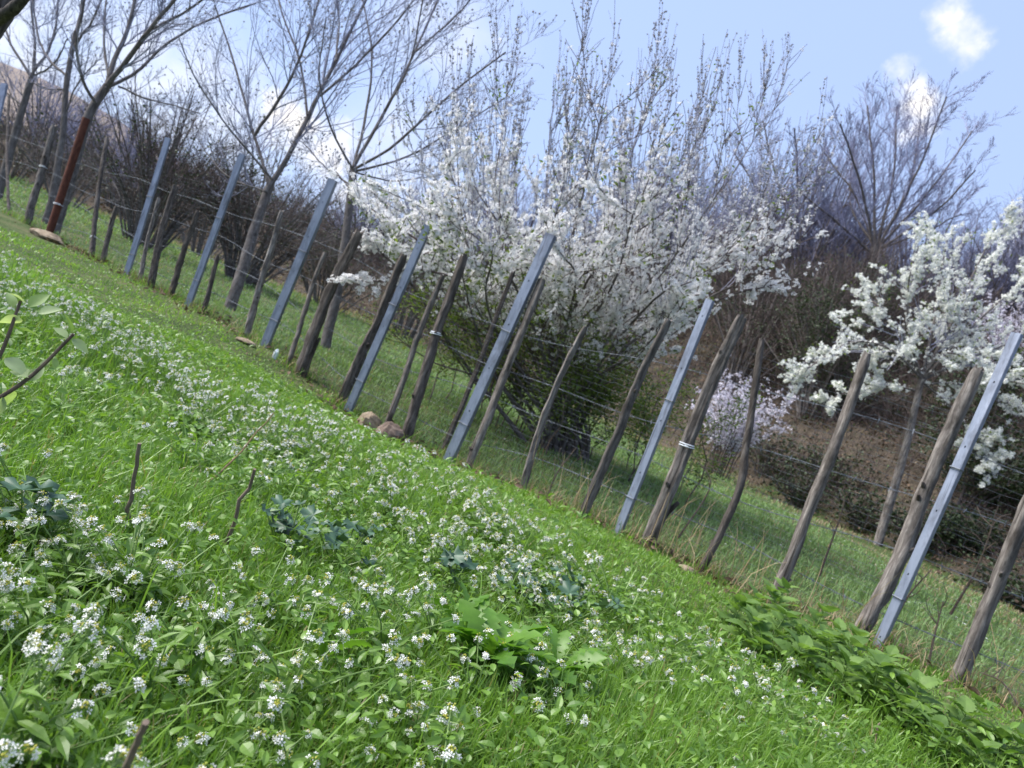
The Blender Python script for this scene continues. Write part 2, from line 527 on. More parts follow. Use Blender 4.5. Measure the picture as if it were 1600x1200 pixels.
def build_ground():
    n = 380
    u = np.linspace(-1, 1, n)
    sp = np.sinh(u * 5.2) / math.sinh(5.2)
    gx, gy = np.meshgrid(sp * 260, 6 + sp * 260, indexing='ij')
    z = gz(gx, gy)
    v = np.stack([gx, gy, z], -1).reshape(-1, 3)
    i = np.arange(n - 1)[:, None] * n; j = np.arange(n - 1)[None, :]
    q = np.stack([i + j, i + n + j, i + n + j + 1, i + j + 1], -1).reshape(-1, 4)
    mb = MB(); mb.add(v, q)
    o = mb.build('ground', M['ground'], smooth=True)
    tag(o, kind='structure')
    b = sstep(-.8, 1.0, bank_dist(v[:, 0], v[:, 1]))
    a = o.data.attributes.new('bank', 'FLOAT', 'POINT'); a.data.foreach_set('value', b.astype(np.float32))
    h = sstep(40, 60, v[:, 1]) * sstep(-20, -40, v[:, 0]) if False else sstep(45, 60, v[:, 1]) * (v[:, 0] < -15)
    a = o.data.attributes.new('hill', 'FLOAT', 'POINT'); a.data.foreach_set('value', h.astype(np.float32))


build_ground()

# ------------------------------------------------------------------ fence posts


def wood_post(pts, wpx, label, mat='post_wood', group='wooden fence posts', stick=None, tie=None, off=0.0, name='wooden_post', lumpy=.13):
    """pts: photo pixels from base to top; wpx: width in photo pixels"""
    p3 = np.array([fence_pt(x, y, off) for x, y in pts])
    d = (p3[0] - CAM) @ FW
    r = wpx * (.44 if pts[0][0] > 690 else .52) / 2 / FPX * d
    axis = nrm(p3[1] - p3[0])
    base = p3[0].copy()
    p3[0] = p3[0] - axis * .14
    K = 26
    line = resample(p3, K)
    tt = np.linspace(0, 1, K)
    line[1:-1, :2] += np.cumsum(rng.normal(0, r * .07, (K - 2, 2)), axis=0) * np.sin(np.linspace(0, math.pi, K - 2))[:, None]
    R = r * (1.10 - .22 * tt) * (1 + .025 * np.sin(tt * 17 + rng.random() * 6) + .03 * np.sin(tt * 41 + rng.random() * 6))
    R[-1] *= .86
    root = thing(name, label, 'post', base, group)
    mb = MB()
    sides = 14
    ang = rng.normal(0, lumpy, sides) + .10 * np.cos(np.arange(sides) / sides * 2 * math.pi * 2 + rng.random() * 6)
    T = nrm(np.gradient(line, axis=0))
    A = nrm(np.cross(T, np.array([0., 1, 0]))); B = np.cross(T, A)
    th = np.arange(sides) / sides * 2 * math.pi
    tw = np.linspace(0, .5, K)
    for g in (rng.integers(0, 5), rng.integers(7, 12)): ang[g] -= .30; ang[(g + 1) % sides] += .08       # long drying cracks
    rr = R[:, None] * (1 + ang[None, :]) * (1 + rng.normal(0, .06, (K, sides)))
    v = line[:, None] + rr[..., None] * (np.cos(th[None, :, None] + tw[:, None, None]) * A[:, None] + np.sin(th[None, :, None] + tw[:, None, None]) * B[:, None])
    v[-1] += T[-1] * rng.normal(0, r * .35, (sides, 1))        # a splintered, uneven top
    i = np.arange(K - 1)[:, None] * sides; j = np.arange(sides)[None, :]; j2 = (j + 1) % sides
    q = np.stack([i + j, i + j2, i + sides + j2, i + sides + j], -1).reshape(-1, 4)
    mb.add(v.reshape(-1, 3), q, None, rng.random())
    top = v[-1]; c = line[-1] - T[-1] * r * .25
    mb.add(np.vstack([top, c[None]]), None, [[sides, k, (k + 1) % sides] for k in range(sides)], .2)
    mb.build('post', M[mat], root, smooth=True)
    # knots and stubs of cut branches
    for _ in range(3):
        kb = MB()
        k = rng.integers(4, K - 3); a = rng.random() * 6.28
        dr = np.cos(a) * A[k] + np.sin(a) * B[k]
        s0 = line[k] + dr * R[k] * .6; e = line[k] + dr * R[k] * 1.35 + T[k] * r * .7
        kb.tubes(resample([s0, e], 3), np.array([r * .4, r * .33, r * .16]), 7, .3, cap=True)
        kb.build('knot', M['post_dark'], root, smooth=True)
    if stick:
        s3 = np.array([fence_pt(x, y, off + .03) for x, y in stick]); s3[0, 2] -= .05
        st = MB(); st.tubes(resample(s3, 8), np.linspace(.028, .008, 8), 7, .2, cap=True, rough=.08)
        st.build('broken_splinter', M['post_dark'], root)
    if tie is not None:
        make_tie(root, line, R, tie)
    return root


def make_tie(root, line, R, f):
    K = len(line); k = int(f * (K - 1)); T = nrm(line[min(k + 1, K - 1)] - line[k - 1])
    A = nrm(np.cross(T, np.array([0., 1, 0]))); B = np.cross(T, A)
    th = np.linspace(0, 2 * math.pi * 1.4, 34)
    pts = line[k] + (R[k] * 1.22) * (np.cos(th)[:, None] * A + np.sin(th)[:, None] * B) + T * (np.linspace(0, .014, 34)[:, None])
    mb = MB(); mb.tubes(pts, np.full(34, .0024), 5, .7)
    e = pts[-1]
    mb.tubes(resample([e, e + A * .03 - T * .01, e + A * .055 + B * -.012], 6), np.full(6, .0022), 5, .7)
    mb.build('wire_tie', M['tie'], root)


def metal_post(b, t, wpx, label, mat='zinc', holes=True, clips=(.25, .62)):
    p0, p1 = fence_pt(*b, -.02), fence_pt(*t, -.02)
    d = (p0 - CAM) @ FW
    w = wpx * .60 / FPX * d
    root = thing('metal_post', label, 'post', p0, 'metal fence posts')
    ax = p1 - p0; L = np.linalg.norm(ax); ax /= L
    base = p0 - ax * .15; L += .15
    tcm = nrm(np.array([CAM[0] - p0[0], CAM[1] - p0[1], 0.]))
    ca, sa = math.cos(rad(-27)), math.sin(rad(-27))          # the channel is turned a little to the left
    fr = np.array([tcm[0] * ca - tcm[1] * sa, tcm[0] * sa + tcm[1] * ca, 0.])
    front = nrm(fr - ax * (fr @ ax))
    side = np.cross(ax, front)
    dep = w * .62
    # C-channel: web in front, two flanges, two lips; web has a row of real slots
    mb = MB()
    hh, gap = .008, .26
    rows = [0.0]
    h = .19
    holerow = []
    while h < L - .03:
        rows += [h, h + hh]; holerow.append(len(rows) - 2); h += gap
    rows.append(L)
    cols = np.array([-.5, -.07, .07, .5]) * w
    for i in range(len(rows) - 1):
        for c in range(3):
            if holes and i in holerow and c == 1: continue
            quad = [base + side * cols[c] + ax * rows[i], base + side * cols[c + 1] + ax * rows[i], base + side * cols[c + 1] + ax * rows[i + 1], base + side * cols[c] + ax * rows[i + 1]]
            mb.add(quad, [[0, 1, 2, 3]], None, .5)
    for sg in (-1, 1):
        a = base + side * sg * .5 * w; bb = a - front * dep; c = bb - side * sg * .3 * w
        for (u_, v_) in ((a, bb), (bb, c)):
            mb.add([u_, v_, v_ + ax * L, u_ + ax * L], [[0, 1, 2, 3]], None, .5)
    o = mb.build('channel', M[mat], root)
    sm = o.modifiers.new('thickness', 'SOLIDIFY'); sm.thickness = .003; sm.offset = 0
    for f in clips:
        c = base + ax * (f * L) + front * .004
        cm = MB()
        ring = []
        for (sx, fz) in ((-.58, .004), (.58, .004), (.58, -dep / 1 - .004), (-.58, -dep - .004), (-.58, .004)):
            ring.append(c + side * sx * w + front * fz)
        ring = np.vstack([np.linspace(ring[k], ring[k + 1], 5, endpoint=False) for k in range(4)] + [ring[0][None]])
        cm.tubes(ring, np.full(len(ring), .0028), 5, .4)
        cm.build('wire_clip', M['wire'], root)
    return root


mlab = ['tall grey steel post, nearest and tallest, rising at the right edge', 'grey steel post standing just left of the thick post with a black splinter',
        'grey steel post crossing the left trunks of the big blossom bush', 'bluish steel post whose top vanishes into white blossom branches beside a tan stone',
        'grey steel post with a scrap of white plastic lying at its foot', 'speckled grey steel post with two dark holes near its top among thin bare twigs',
        'thin dull steel post between a rusty pole and dark shrubs, bent slightly', None]
mw = [22.5, 20, 25, 19, 21, 15, 13, 13]
for (b, t), w, l in zip(METAL, mw, mlab):
    if l: metal_post(b, t, w, l)
# rusty round pole
b, t = METAL[7]
p0, p1 = fence_pt(*b), fence_pt(*t)
rp = thing('rusty_pole', 'rusty red brown iron pole standing behind a flat stone', 'pole', p0, None)
mb = MB(); ln = resample([p0 - (p1 - p0) * .1, p1], 10); mb.tubes(ln, np.full(10, .036), 12, .5, cap=True); mb.build('pole', M['rust'], rp, smooth=True)
make_tie(rp, ln, np.full(10, .038), .42)
metal_post((-40, 330), (6, 130), 14, 'short piece of steel post cut by the left edge of the picture')

WOOD = [
    ([(1492, 1075), (1570, 890), (1680, 600)], 44, 'grey split wooden post cut off by the right edge, nearest to the camera', 'post_wood', dict()),
    ([(1345, 985), (1400, 880), (1450, 750), (1530, 575)], 46, 'thick crooked wooden post with orange scar beside the tallest steel post', 'post_wood', dict()),
    ([(1215, 922), (1265, 800), (1310, 690), (1355, 552)], 38, 'cracked grey wooden post standing in front of the white pear tree', 'post_wood', dict()),
    ([(1100, 880), (1150, 775), (1165, 690), (1190, 530)], 25, 'slim kinked dark wooden post in front of the pale lilac bush', 'post_dark', dict()),
    ([(1015, 840), (1065, 715), (1105, 610), (1160, 495)], 42, 'stout wooden post with a black splinter at its foot and white wire tie', 'post_wood', dict(stick=[(1022, 828), (1035, 810), (1060, 785)], tie=.48)),
    ([(908, 810), (960, 690), (1000, 590), (1045, 500)], 28, 'pale barked wooden post leaning right of the bush trunks, dark near the top', 'post_wood', dict()),
    ([(815, 765), (845, 660), (880, 575), (915, 510)], 25, 'curved grey wooden post in front of the bush trunks', 'post_wood', dict()),
    ([(728, 735), (775, 620), (815, 520), (848, 435)], 29, 'straight grey wooden post close behind the steel post left of the bush', 'post_wood', dict(off=.02)),
    ([(693, 700), (735, 600), (765, 520), (802, 425)], 17, 'thin dark wooden stake left of the steel post before the bush', 'post_dark', dict(off=.08)),
    ([(635, 675), (660, 590), (690, 500), (725, 400)], 30, 'smooth brown wooden post right of a brown rotten log, with pale wire tie', 'post_dark', dict(tie=.62)),
    ([(608, 655), (632, 590), (655, 520), (692, 430)], 17, 'thin wavy wooden stake with pale bark rising behind the tan stone', 'post_wood', dict()),
    ([(530, 630), (558, 565), (590, 500), (630, 400)], 27, 'dark wooden post close against the bluish steel post', 'post_dark', dict(off=.05)),
    ([(468, 582), (500, 500), (530, 430), (563, 362)], 30, 'broad brown wooden post with a side spur at its foot', 'post_dark', dict(stick=[(478, 575), (486, 555), (500, 528)])),
    ([(453, 560), (475, 490), (490, 440), (508, 395)], 14, 'thin pale wooden stake beside the scrap of white plastic', 'post_wood', dict()),
    ([(383, 528), (405, 450), (420, 400), (440, 330)], 17, 'pale crooked wooden stake left of the plain grey steel post', 'post_wood', dict()),
    ([(318, 487), (330, 440), (340, 400)], 17, 'short dark wooden stump right of the speckled steel post', 'post_dark', dict()),
    ([(268, 462), (285, 400), (310, 330)], 17, 'dark wooden post left of the speckled steel post', 'post_dark', dict()),
    ([(238, 442), (252, 380), (275, 290)], 21, 'mossy brown wooden post between two steel posts among shrubs', 'post_dark', dict()),
    ([(219, 437), (232, 375), (248, 310)], 10, 'very thin wooden stake just right of the thin dull steel post', 'post_wood', dict()),
    ([(143, 402), (152, 330), (167, 215)], 15, 'tall thin dark wooden post right of the rusty pole', 'post_dark', dict(tie=.25)),
    ([(160, 405), (170, 360), (183, 322)], 14, 'short peeling wooden stake beside the tall thin dark post', 'post_dark', dict()),
    ([(38, 362), (58, 290), (85, 195)], 19, 'grey wooden post left of the rusty pole with pale wire tie', 'post_wood', dict(tie=.65)),
    ([(14, 345), (12, 250), (14, 150)], 9, 'thin brown stake nearest the left edge, overgrown with green twigs', 'post_dark', dict()),
]
for pts, w, l, m, kw in WOOD:
    wood_post(pts, w, l, m, **kw)

# ------------------------------------------------------------------ wires between the posts
FX = np.linspace(-7.2, 2.6, 99)


def fence_line(off, hgt, amp, ph, n=460):
    x = np.linspace(-7.2, 2.6, n)
    y = FK - FA * x
    z0 = np.interp(x, _px, _pz)
    z = z0 + hgt + amp * np.sin(x * 2.6 + ph) + .35 * amp * np.sin(x * 7 + ph * 2)
    nx, ny = FA / math.hypot(1, FA), 1 / math.hypot(1, FA)
    o = off + .006 * np.sin(x * 3 + ph)
    return np.stack([x + nx * o, y + ny * o, z], 1)


wl = ['lowest barbed wire strand, sagging just above the grass along the fence', 'second barbed wire strand up from the grass along the fence',
      'middle barbed wire strand running between the fence posts', 'highest barbed wire strand near the tops of the wooden posts']
for i, (h, a) in enumerate(((.16, .03), (.38, .03), (.58, .025), (.82, .025))):
    ln = fence_line(.055, h, a, i * 1.7)
    root = thing('barbed_wire', wl[i], 'wire', ln[0], 'barbed wire strands')
    mb = MB()
    tw = np.arange(len(ln)) * 1.4
    for ph in (0, math.pi):
        l2 = ln.copy(); l2[:, 2] += .0022 * np.cos(tw + ph); l2[:, 1] += .0022 * np.sin(tw + ph)
        mb.tubes(l2, np.full(len(ln), .0010), 4, .5)
    bb = mb
    idx = np.arange(3, len(ln) - 3, 5)
    for s_ in (-1, 1):
        dv = np.stack([rng.normal(0, .5, len(idx)), rng.normal(0, .5, len(idx)), s_ * np.ones(len(idx))], 1)
        dv = nrm(dv) * .013
        c = ln[idx]
        bb.tubes(np.stack([c - dv, c, c + dv], 1), np.tile([.0005, .0018, .0005], (len(idx), 1)), 4, .6)
    bb.build('strand', M['wire'], root)

# hexagonal netting hung on the strands
net = MB()
cw, ch = .052, .060
xs = np.arange(-6.0, 2.5, cw)
ns = [];
for ci, x in enumerate(xs):
    y = FK - FA * x; zb = np.interp(x, _px, _pz)
    for k in range(int(1.0 / ch)):
        z = zb + .03 + (k + (ci % 2) * .5) * ch
        ns.append((x, y, z))
ns = np.array(ns)
jit = rng.normal(0, .006, ns.shape); ns = ns + jit + np.array([FA, 1, 0]) / math.hypot(1, FA) * .045
dz = np.array([0, 0, ch * .22]); dxv = np.array([cw, -FA * cw, 0])
segs = np.concatenate([np.stack([ns - dz, ns + dz], 1), np.stack([ns + dz, ns + dxv + np.array([0, 0, ch * .28])], 1), np.stack([ns + dz, ns - dxv + np.array([0, 0, ch * .28])], 1)])
net.tubes(segs, np.full(segs.shape[:2], .00055), 3, .3)
tag(net.build('wire_netting', M['wire']), 'thin hexagonal wire netting hung along the whole post fence', 'netting')

# ------------------------------------------------------------------ grass


def polar(n, d0, d1, a0=-58, a1=58, pw=0.0):
    """points in the view wedge, density ~ d^-pw"""
    e = 2 - pw
    u = rng.random(n)
    d = (d0 ** e + u * (d1 ** e - d0 ** e)) ** (1 / e) if abs(e) > 1e-6 else d0 * (d1 / d0) ** u
    a = np.radians(rng.uniform(a0, a1, n))
    return d * np.sin(a), d * np.cos(a), d


def blades(mb, x, y, h, w, bend=.5, var=None):
    n = len(x)
    z = gz(x, y) - .004
    az = rng.random(n) * 2 * math.pi
    dr = np.stack([np.cos(az), np.sin(az), np.zeros(n)], 1)
    az2 = az + math.pi / 2 + rng.normal(0, .5, n)
    sd = np.stack([np.cos(az2), np.sin(az2), np.zeros(n)], 1)
    b0 = rng.normal(0, .28, n); b1 = np.abs(rng.normal(bend, .35, n))
    base = np.stack([x, y, z], 1)
    rows = []
    for tt, ww in ((0, .8), (.38, 1.0), (.72, .72), (1.0, 0)):
        c = base + dr * ((b0 * tt + b1 * tt * tt) * h)[:, None] * .8
        c[:, 2] += h * (tt - .38 * np.minimum(b1, 1.3) * tt * tt)
        if ww: rows += [c - sd * (w * ww / 2)[:, None], c + sd * (w * ww / 2)[:, None]]
        else: rows.append(c)
    v = np.stack(rows, 1).reshape(-1, 3)
    off = (np.arange(n) * 7)[:, None, None]
    q = (np.array([[0, 1, 3, 2], [2, 3, 5, 4]])[None] + off).reshape(-1, 4)
    t = (np.array([[4, 5, 6]])[None] + off).reshape(-1, 3)
    if var is None: var = rng.random(n)
    mb.add(v, q, t, np.repeat(var, 7))


def lump(x, y, s=1.0, ph=0.0):
    """smooth patchiness 0..1"""
    return .5 + .25 * np.sin(x * 3.1 * s + 1.7 * np.sin(y * 2.3 * s + ph) + ph) + .25 * np.sin(y * 3.7 * s + 1.9 * np.sin(x * 1.9 * s + ph * 1.7))


def fdist(x, y):
    return (y + FA * x - FK) / math.hypot(1, FA)


def grass_patch():
    mb = MB()
    for (n, d0, d1, pw) in ((120000, .40, 1.6, .6), (175000, 1.6, 4.6, 1.0), (60000, 3.4, 8, 1.2)):
        x, y, d = polar(n, d0, d1, pw=pw)
        f = fdist(x, y)
        k = f < .12
        x, y, d, f = x[k], y[k], d[k], f[k]
        lm = lump(x, y, 1.4, .6)
        strip = sstep(-1.15, -.7, f + .25 * (lump(x, y, .7, 2.) - .5) + .7 * sstep(0, -1.8, x))      # trodden, shorter strip by the fence
        h = (.042 + .062 * lm ** 1.5) * (1 - .62 * strip) * rng.uniform(.5, 1.35, len(x))
        w = (.0020 + .0024 * rng.random(len(x)) ** 2) * np.maximum(1, d / 2.6)
        var = np.clip(rng.normal(.45, .24, len(x)) + .25 * (lm - .5), 0, .92)
        var[rng.random(len(x)) < .04] = 1.0
        blades(mb, x, y, h, w, .55, var)
    # loose long seed-bearing blades
    x, y, d = polar(1500, .5, 3.2, pw=.8)
    k = fdist(x, y) < -.9
    x, y, d = x[k], y[k], d[k]
    blades(mb, x, y, rng.uniform(.11, .19, len(x)), np.full(len(x), .0028), .75, rng.uniform(.3, .9, len(x)))
    tag(mb.build('grass', M['grass']), 'lush green spring grass filling the foreground meadow', 'grass', None, 'stuff')
    mb = MB()
    for (n, d0, d1, pw) in ((90000, 2.6, 9, 1.0), (70000, 8, 27, 1.2)):
        x, y, d = polar(n, d0, d1, -60, 60, pw)
        f = fdist(x, y); b = bank_dist(x, y)
        k = (f > .08) & ((b < .3 + .6 * (lump(x, y, .8) - .4)) | ((b < 5) & (lump(x, y, 1.1, 4) > .62) & (rng.random(n) < .5)))
        x, y, d, b = x[k], y[k], d[k], b[k]
        lm = lump(x, y, .9, 3)
        h = (.035 + .05 * lm) * rng.uniform(.5, 1.4, len(x)) * np.maximum(1, d / 12)
        w = .0034 * np.maximum(1, d / 3.0)
        dry = sstep(-2.6, -.2, b + 1.5 * (lump(x, y, .6, 5) - .5)) * .75
        var = np.clip(rng.normal(.5, .22, len(x)), 0, .92)
        var = np.where(rng.random(len(x)) < .06 + dry, 1.0, var)
        blades(mb, x, y, h, w, .6, var)
    tag(mb.build('field_grass', M['field']), 'short pale grass of the field behind the fence', 'grass', None, 'stuff')


grass_patch()


def leaf_tpl(wid, n=6, tooth=0.0, fold=.18, curl=.25, shape=1.0, tip=.9, lobes=0):
    """a leaf of length 1 along +Y: quads either side of its midrib"""
    v, q = [], []
    for i in range(n + 1):
        t = i / n
        w = wid / 2 * (math.sin(math.pi * t ** shape) ** tip if 0 < t < 1 else 0.0)
        if i == 0: w = wid * .04
        if tooth: w *= 1 + (tooth if i % 2 else -tooth)
        z = -curl * t * t
        v += [(-w, t + (tooth * .10 if i % 2 == 0 else 0), z + fold * w), (0, t, z), (w, t + (tooth * .10 if i % 2 == 0 else 0), z + fold * w)]
    for i in range(n):
        a = i * 3
        q += [(a, a + 1, a + 4, a + 3), (a + 1, a + 2, a + 5, a + 4)]
    return np.array(v), q


def leaf_dirs(n, up=(.1, .9)):
    a = rng.random(n) * 2 * math.pi; e = rng.uniform(*up, n)
    return np.stack([np.cos(a) * np.cos(e), np.sin(a) * np.cos(e), np.sin(e)], 1)


def ground_cover():
    """low broad weed leaves between the blades"""
    mb = MB()
    tv, tq = leaf_tpl(.42, 4, 0, .3, .35, .85)
    tv2, tq2 = leaf_tpl(.75, 4, 0, .25, .3, .8)
    for (n, d0, d1, sz, tpl) in ((13000, .42, 2.2, .014, (tv, tq)), (13000, .42, 2.2, .011, (tv2, tq2)), (20000, 1.8, 4.5, .022, (tv, tq))):
        x, y, d = polar(n, d0, d1, pw=.8)
        lm = lump(x, y, 2.0, 4.4)
        k = (fdist(x, y) < -.7) & (rng.random(n) < .25 + .9 * lm)
        x, y, d = x[k], y[k], d[k]; m = len(x)
        z = gz(x, y) + rng.uniform(.01, .10, m) * (.5 + lump(x, y, 1.4, .6))
        s = sz * rng.uniform(.6, 1.7, m)
        mb.inst(tpl[0], tpl[1], None, np.stack([x, y, z], 1), frames(leaf_dirs(m, (-.1, 1.0)), rng.normal(0, .5, m), s), np.clip(rng.normal(.5, .25, m), 0, 1))
    tag(mb.build('ground_cover', M['weed']), 'low broad leaved green weeds growing among the meadow grass', 'weeds', None, 'stuff')


ground_cover()

# ------------------------------------------------------------------ white wildflowers
PET = []
for k in range(4):
    a = k * math.pi / 2
    c, s_ = math.cos(a), math.sin(a)
    for (lx, ly, lz) in ((.10, 0, 0), (.62, -.30, .10), (1.0, 0, .22), (.62, .30, .10)):
        PET.append((lx * c - ly * s_, lx * s_ + ly * c, lz))
PET = np.array(PET); PETQ = [(4 * k, 4 * k + 1, 4 * k + 2, 4 * k + 3) for k in range(4)]
OCT = np.array([(1, 0, 0), (0, 1, 0), (-1, 0, 0), (0, -1, 0), (0, 0, 1.3), (0, 0, -1.0)], float)
OCTT = [(0, 1, 4), (1, 2, 4), (2, 3, 4), (3, 0, 4), (1, 0, 5), (2, 1, 5), (3, 2, 5), (0, 3, 5)]


def flower_head(mb, c, axis, r, nf, nb, fs=.0034, simple=False):
    """flowers in a ring round a dome of yellow-green buds; materials 0 petal, 1 bud, 2 stalk"""
    axis = nrm(np.asarray(axis, float))
    A = nrm(np.cross(axis, [0.3, .5, .1])); B = np.cross(axis, A)
    a = rng.random(nf) * 6.28; e = rng.uniform(.15, 1.05, nf)
    dv = np.cos(e)[:, None] * (np.cos(a)[:, None] * A + np.sin(a)[:, None] * B) + np.sin(e)[:, None] * axis * rng.uniform(.4, 1.1, (nf, 1))
    p = c + dv * r * rng.uniform(.75, 1.15, (nf, 1)) - axis * r * rng.uniform(0, 1.0, (nf, 1))
    fr = frames(np.cross(nrm(dv), rng.normal(0, 1, (nf, 3))), None, 1, nrm(dv))
    # normal should face outward
    nor = nrm(nrm(dv) + .5 * axis + rng.normal(0, .25, (nf, 3)))
    sd = nrm(np.cross(nor, rng.normal(0, 1, (nf, 3)))); fw = np.cross(nor, sd)
    Mx = np.stack([sd, fw, nor], -1) * (fs * rng.uniform(.75, 1.2, nf))[:, None, None]
    mb.inst(PET, PETQ, None, p, Mx, None, 0)
    pb = c + axis * r * .30 + rng.normal(0, r * .28, (nb, 3))
    mb.inst(OCT, None, OCTT, pb, frames(rng.normal(0, 1, (nb, 3)), None, fs * .42), None, 1)
    if not simple:
        mb.tubes(np.stack([np.repeat((c - axis * r * .9)[None], nf, 0), p - nor * fs * .1], 1), np.full((nf, 2), .0004), 3, None, 2)


LT, LQ = leaf_tpl(.30, 5, .12, .25, .35, .9)


def flower_plant_arrays(h, heads, seed):
    st, lf, hd = MB(), MB(), []
    for k in range(heads):
        a = rng.random() * 6.28; sp = rng.uniform(.015, .06) * (k > 0) + .008
        top = np.array([math.cos(a) * sp * 2.0, math.sin(a) * sp * 2.0, h * rng.uniform(.8, 1.05)])
        b0 = np.array([0, 0, -.01]) if k == 0 else np.array([math.cos(a), math.sin(a), 0]) * .004
        ln = resample([b0, top * np.array([.25, .25, .5]), top], 7)
        st.tubes(ln, np.linspace(.0017, .0009, 7), 5, rng.random())
        nl = rng.integers(4, 7)
        tpos = rng.uniform(.1, .8, nl)
        pos = np.stack([np.interp(tpos, np.linspace(0, 1, 7), ln[:, i]) for i in range(3)], 1)
        lf.inst(LT, LQ, None, pos, frames(leaf_dirs(nl, (.1, .9)), rng.normal(0, .4, nl), rng.uniform(.025, .05, nl) * (1.25 - .6 * tpos)), None)
        hb = MB()
        flower_head(hb, top, (top - ln[-2]) + np.array([0, 0, .01]), rng.uniform(.007, .0112), rng.integers(10, 17), 10, .0038)
        # seed pods below the head
        m = 5; tp = rng.uniform(.72, .95, m)
        pp = np.stack([np.interp(tp, np.linspace(0, 1, 7), ln[:, i]) for i in range(3)], 1)
        st.tubes(np.stack([pp, pp + leaf_dirs(m, (.2, .7)) * .011], 1), np.full((m, 2), .0005), 3)
        hd.append(hb)
    nl = 6
    lf.inst(LT, LQ, None, np.zeros((nl, 3)) + [0, 0, .006], frames(leaf_dirs(nl, (.1, .6)), rng.normal(0, .3, nl), rng.uniform(.035, .07, nl)), None)
    return st, lf, hd


PROTO, PARR = [], []
for i in range(9):
    st, lf, hd = flower_plant_arrays(.085 + .009 * i, 4 + i % 4, i)
    root = thing('flowering_weed', 'white flowering weed with yellow green buds standing in the near meadow grass', 'wildflower', (0, 0, 0), 'white wildflowers in the meadow')
    st.build('stem', M['weed_stem'], root, world=False); lf.build('foliage', M['weed'], root, world=False)
    for h in hd: h.build('flower_head', [M['petal'], M['bud'], M['weed_stem']], root, world=False)
    PROTO.append(root); PARR.append(hd)


def flower_density(x, y):
    f = fdist(x, y)
    az = np.degrees(np.arctan2(x, y)); d = np.hypot(x, y)
    dens = .12 + 1.5 * np.clip(lump(x, y, 1.9, 1.1) - .38, 0, 1)
    band = np.exp(-((f + 1.5 + .4 * sstep(0, -1.8, x)) / .42) ** 2) * sstep(34, 12, az)
    leftnear = sstep(1.45, .95, d) * sstep(12, -12, az) * 1.6
    gap = 1.6 * np.exp(-(((x + .35) / .42) ** 2 + ((y - 1.55) / .36) ** 2))
    rightlow = sstep(0, 25, az) * .35
    return np.clip(dens * (.42 + .5 * band + .8 * leftnear - rightlow - .5 * gap) + .85 * band + .55 * leftnear * (1 - .6 * gap), 0, 2) * sstep(0, -.25, f + 1.02 + .6 * sstep(0, -1.8, x))


x, y, d = polar(26000, .40, 5.2, -55, 52, .3)
k = rng.random(len(x)) < flower_density(x, y) * .10
x, y, d = x[k], y[k], d[k]
print('FLOWERS', len(x))
order = np.argsort(d)
x, y, d = x[order], y[order], d[order]
first = True
NEAR = 290
for i in range(min(NEAR, len(x))):
    pr = PROTO[i % 9]
    loc = (x[i], y[i], float(gz(x[i], y[i])))
    if i < 9:
        pr.location = loc; pr.rotation_euler = (0, 0, random.random() * 6.28)
    else:
        copy_thing(pr, loc, random.random() * 6.28, random.uniform(.58, 1.0))
mb = MB()
for i in range(NEAR, len(x)):
    z = float(gz(x[i], y[i]))
    for _ in range(rng.integers(3, 7)):
        c = np.array([x[i] + rng.normal(0, .03), y[i] + rng.normal(0, .03), z + rng.uniform(.07, .15)])
        flower_head(mb, c, np.array([rng.normal(0, .3), rng.normal(0, .3), 1]), rng.uniform(.006, .0098), 10, 4, .0038, True)
        mb.tubes(resample([np.array([x[i], y[i], z]), c], 3), np.full(3, .0011), 3, .5, 2)
tag(mb.build('wildflowers', [M['petal'], M['bud'], M['weed_stem']]), 'distant sprinkle of tiny white wildflowers along the meadow crest', 'wildflowers', None, 'stuff')
# scattered daisies as white specks in the field behind
mb = MB()
x, y, d = polar(2600, 3, 20, -55, 55, .6)
k = (fdist(x, y) > .2) & (bank_dist(x, y) < -1) & (rng.random(len(x)) < lump(x, y, .6, 1))
x, y = x[k], y[k]
mb.inst(PET, PETQ, None, np.stack([x, y, gz(x, y) + .055], 1), frames(leaf_dirs(len(x), (-.3, .3)), None, .010), None, 0)
tag(mb.build('field_daisies', M['petal']), 'tiny white flowers dotted over the field behind the fence', 'wildflowers', None, 'stuff')

# ------------------------------------------------------------------ bigger weeds: rosette, dull dark leaves, nettles, leafy shoot


def lobed_tpl(n=14, wid=.30, lob=.34):
    v, q = [], []
    for i in range(n + 1):
        t = i / n
        w = wid / 2 * (.25 + .75 * min(1, t * 1.6)) * (math.sqrt(max(0, 1 - max(0, (t - .6) / .4) ** 2)) if t < 1 else 0)
        w *= (1 + lob * math.cos(i * math.pi)) if 1 < i < n else .6
        z = .35 * t - .62 * t * t
        v += [(-w, t + .03 * (i % 2), z + .25 * w), (0, t, z), (w, t + .03 * (i % 2), z + .25 * w)]
    for i in range(n):
        a = i * 3
        q += [(a, a + 1, a + 4, a + 3), (a + 1, a + 2, a + 5, a + 4)]
    return np.array(v), q


RT_V, RT_Q = lobed_tpl()


def rosette(px, py, n, L, label, tilt=(.35, 1.1)):
    c = on_ground(px, py) + np.array([0, 0, .045])
    root = thing('rosette_plant', label, 'weed', c, 'broad leaved rosette weeds')
    a = np.arange(n) * 2.4 + rng.normal(0, .2, n); e = rng.uniform(*tilt, n)
    dv = np.stack([np.cos(a) * np.cos(e), np.sin(a) * np.cos(e), np.sin(e)], 1)
    for k in range(n):
        mb = MB()
        mb.inst(RT_V, RT_Q, None, c[None] + dv[k:k + 1] * .008, frames(dv[k:k + 1], rng.normal(0, .5, 1), L * rng.uniform(.6, 1.15)), np.array([rng.random()]))
        mb.build('leaf', M['rosette'], root, smooth=True)


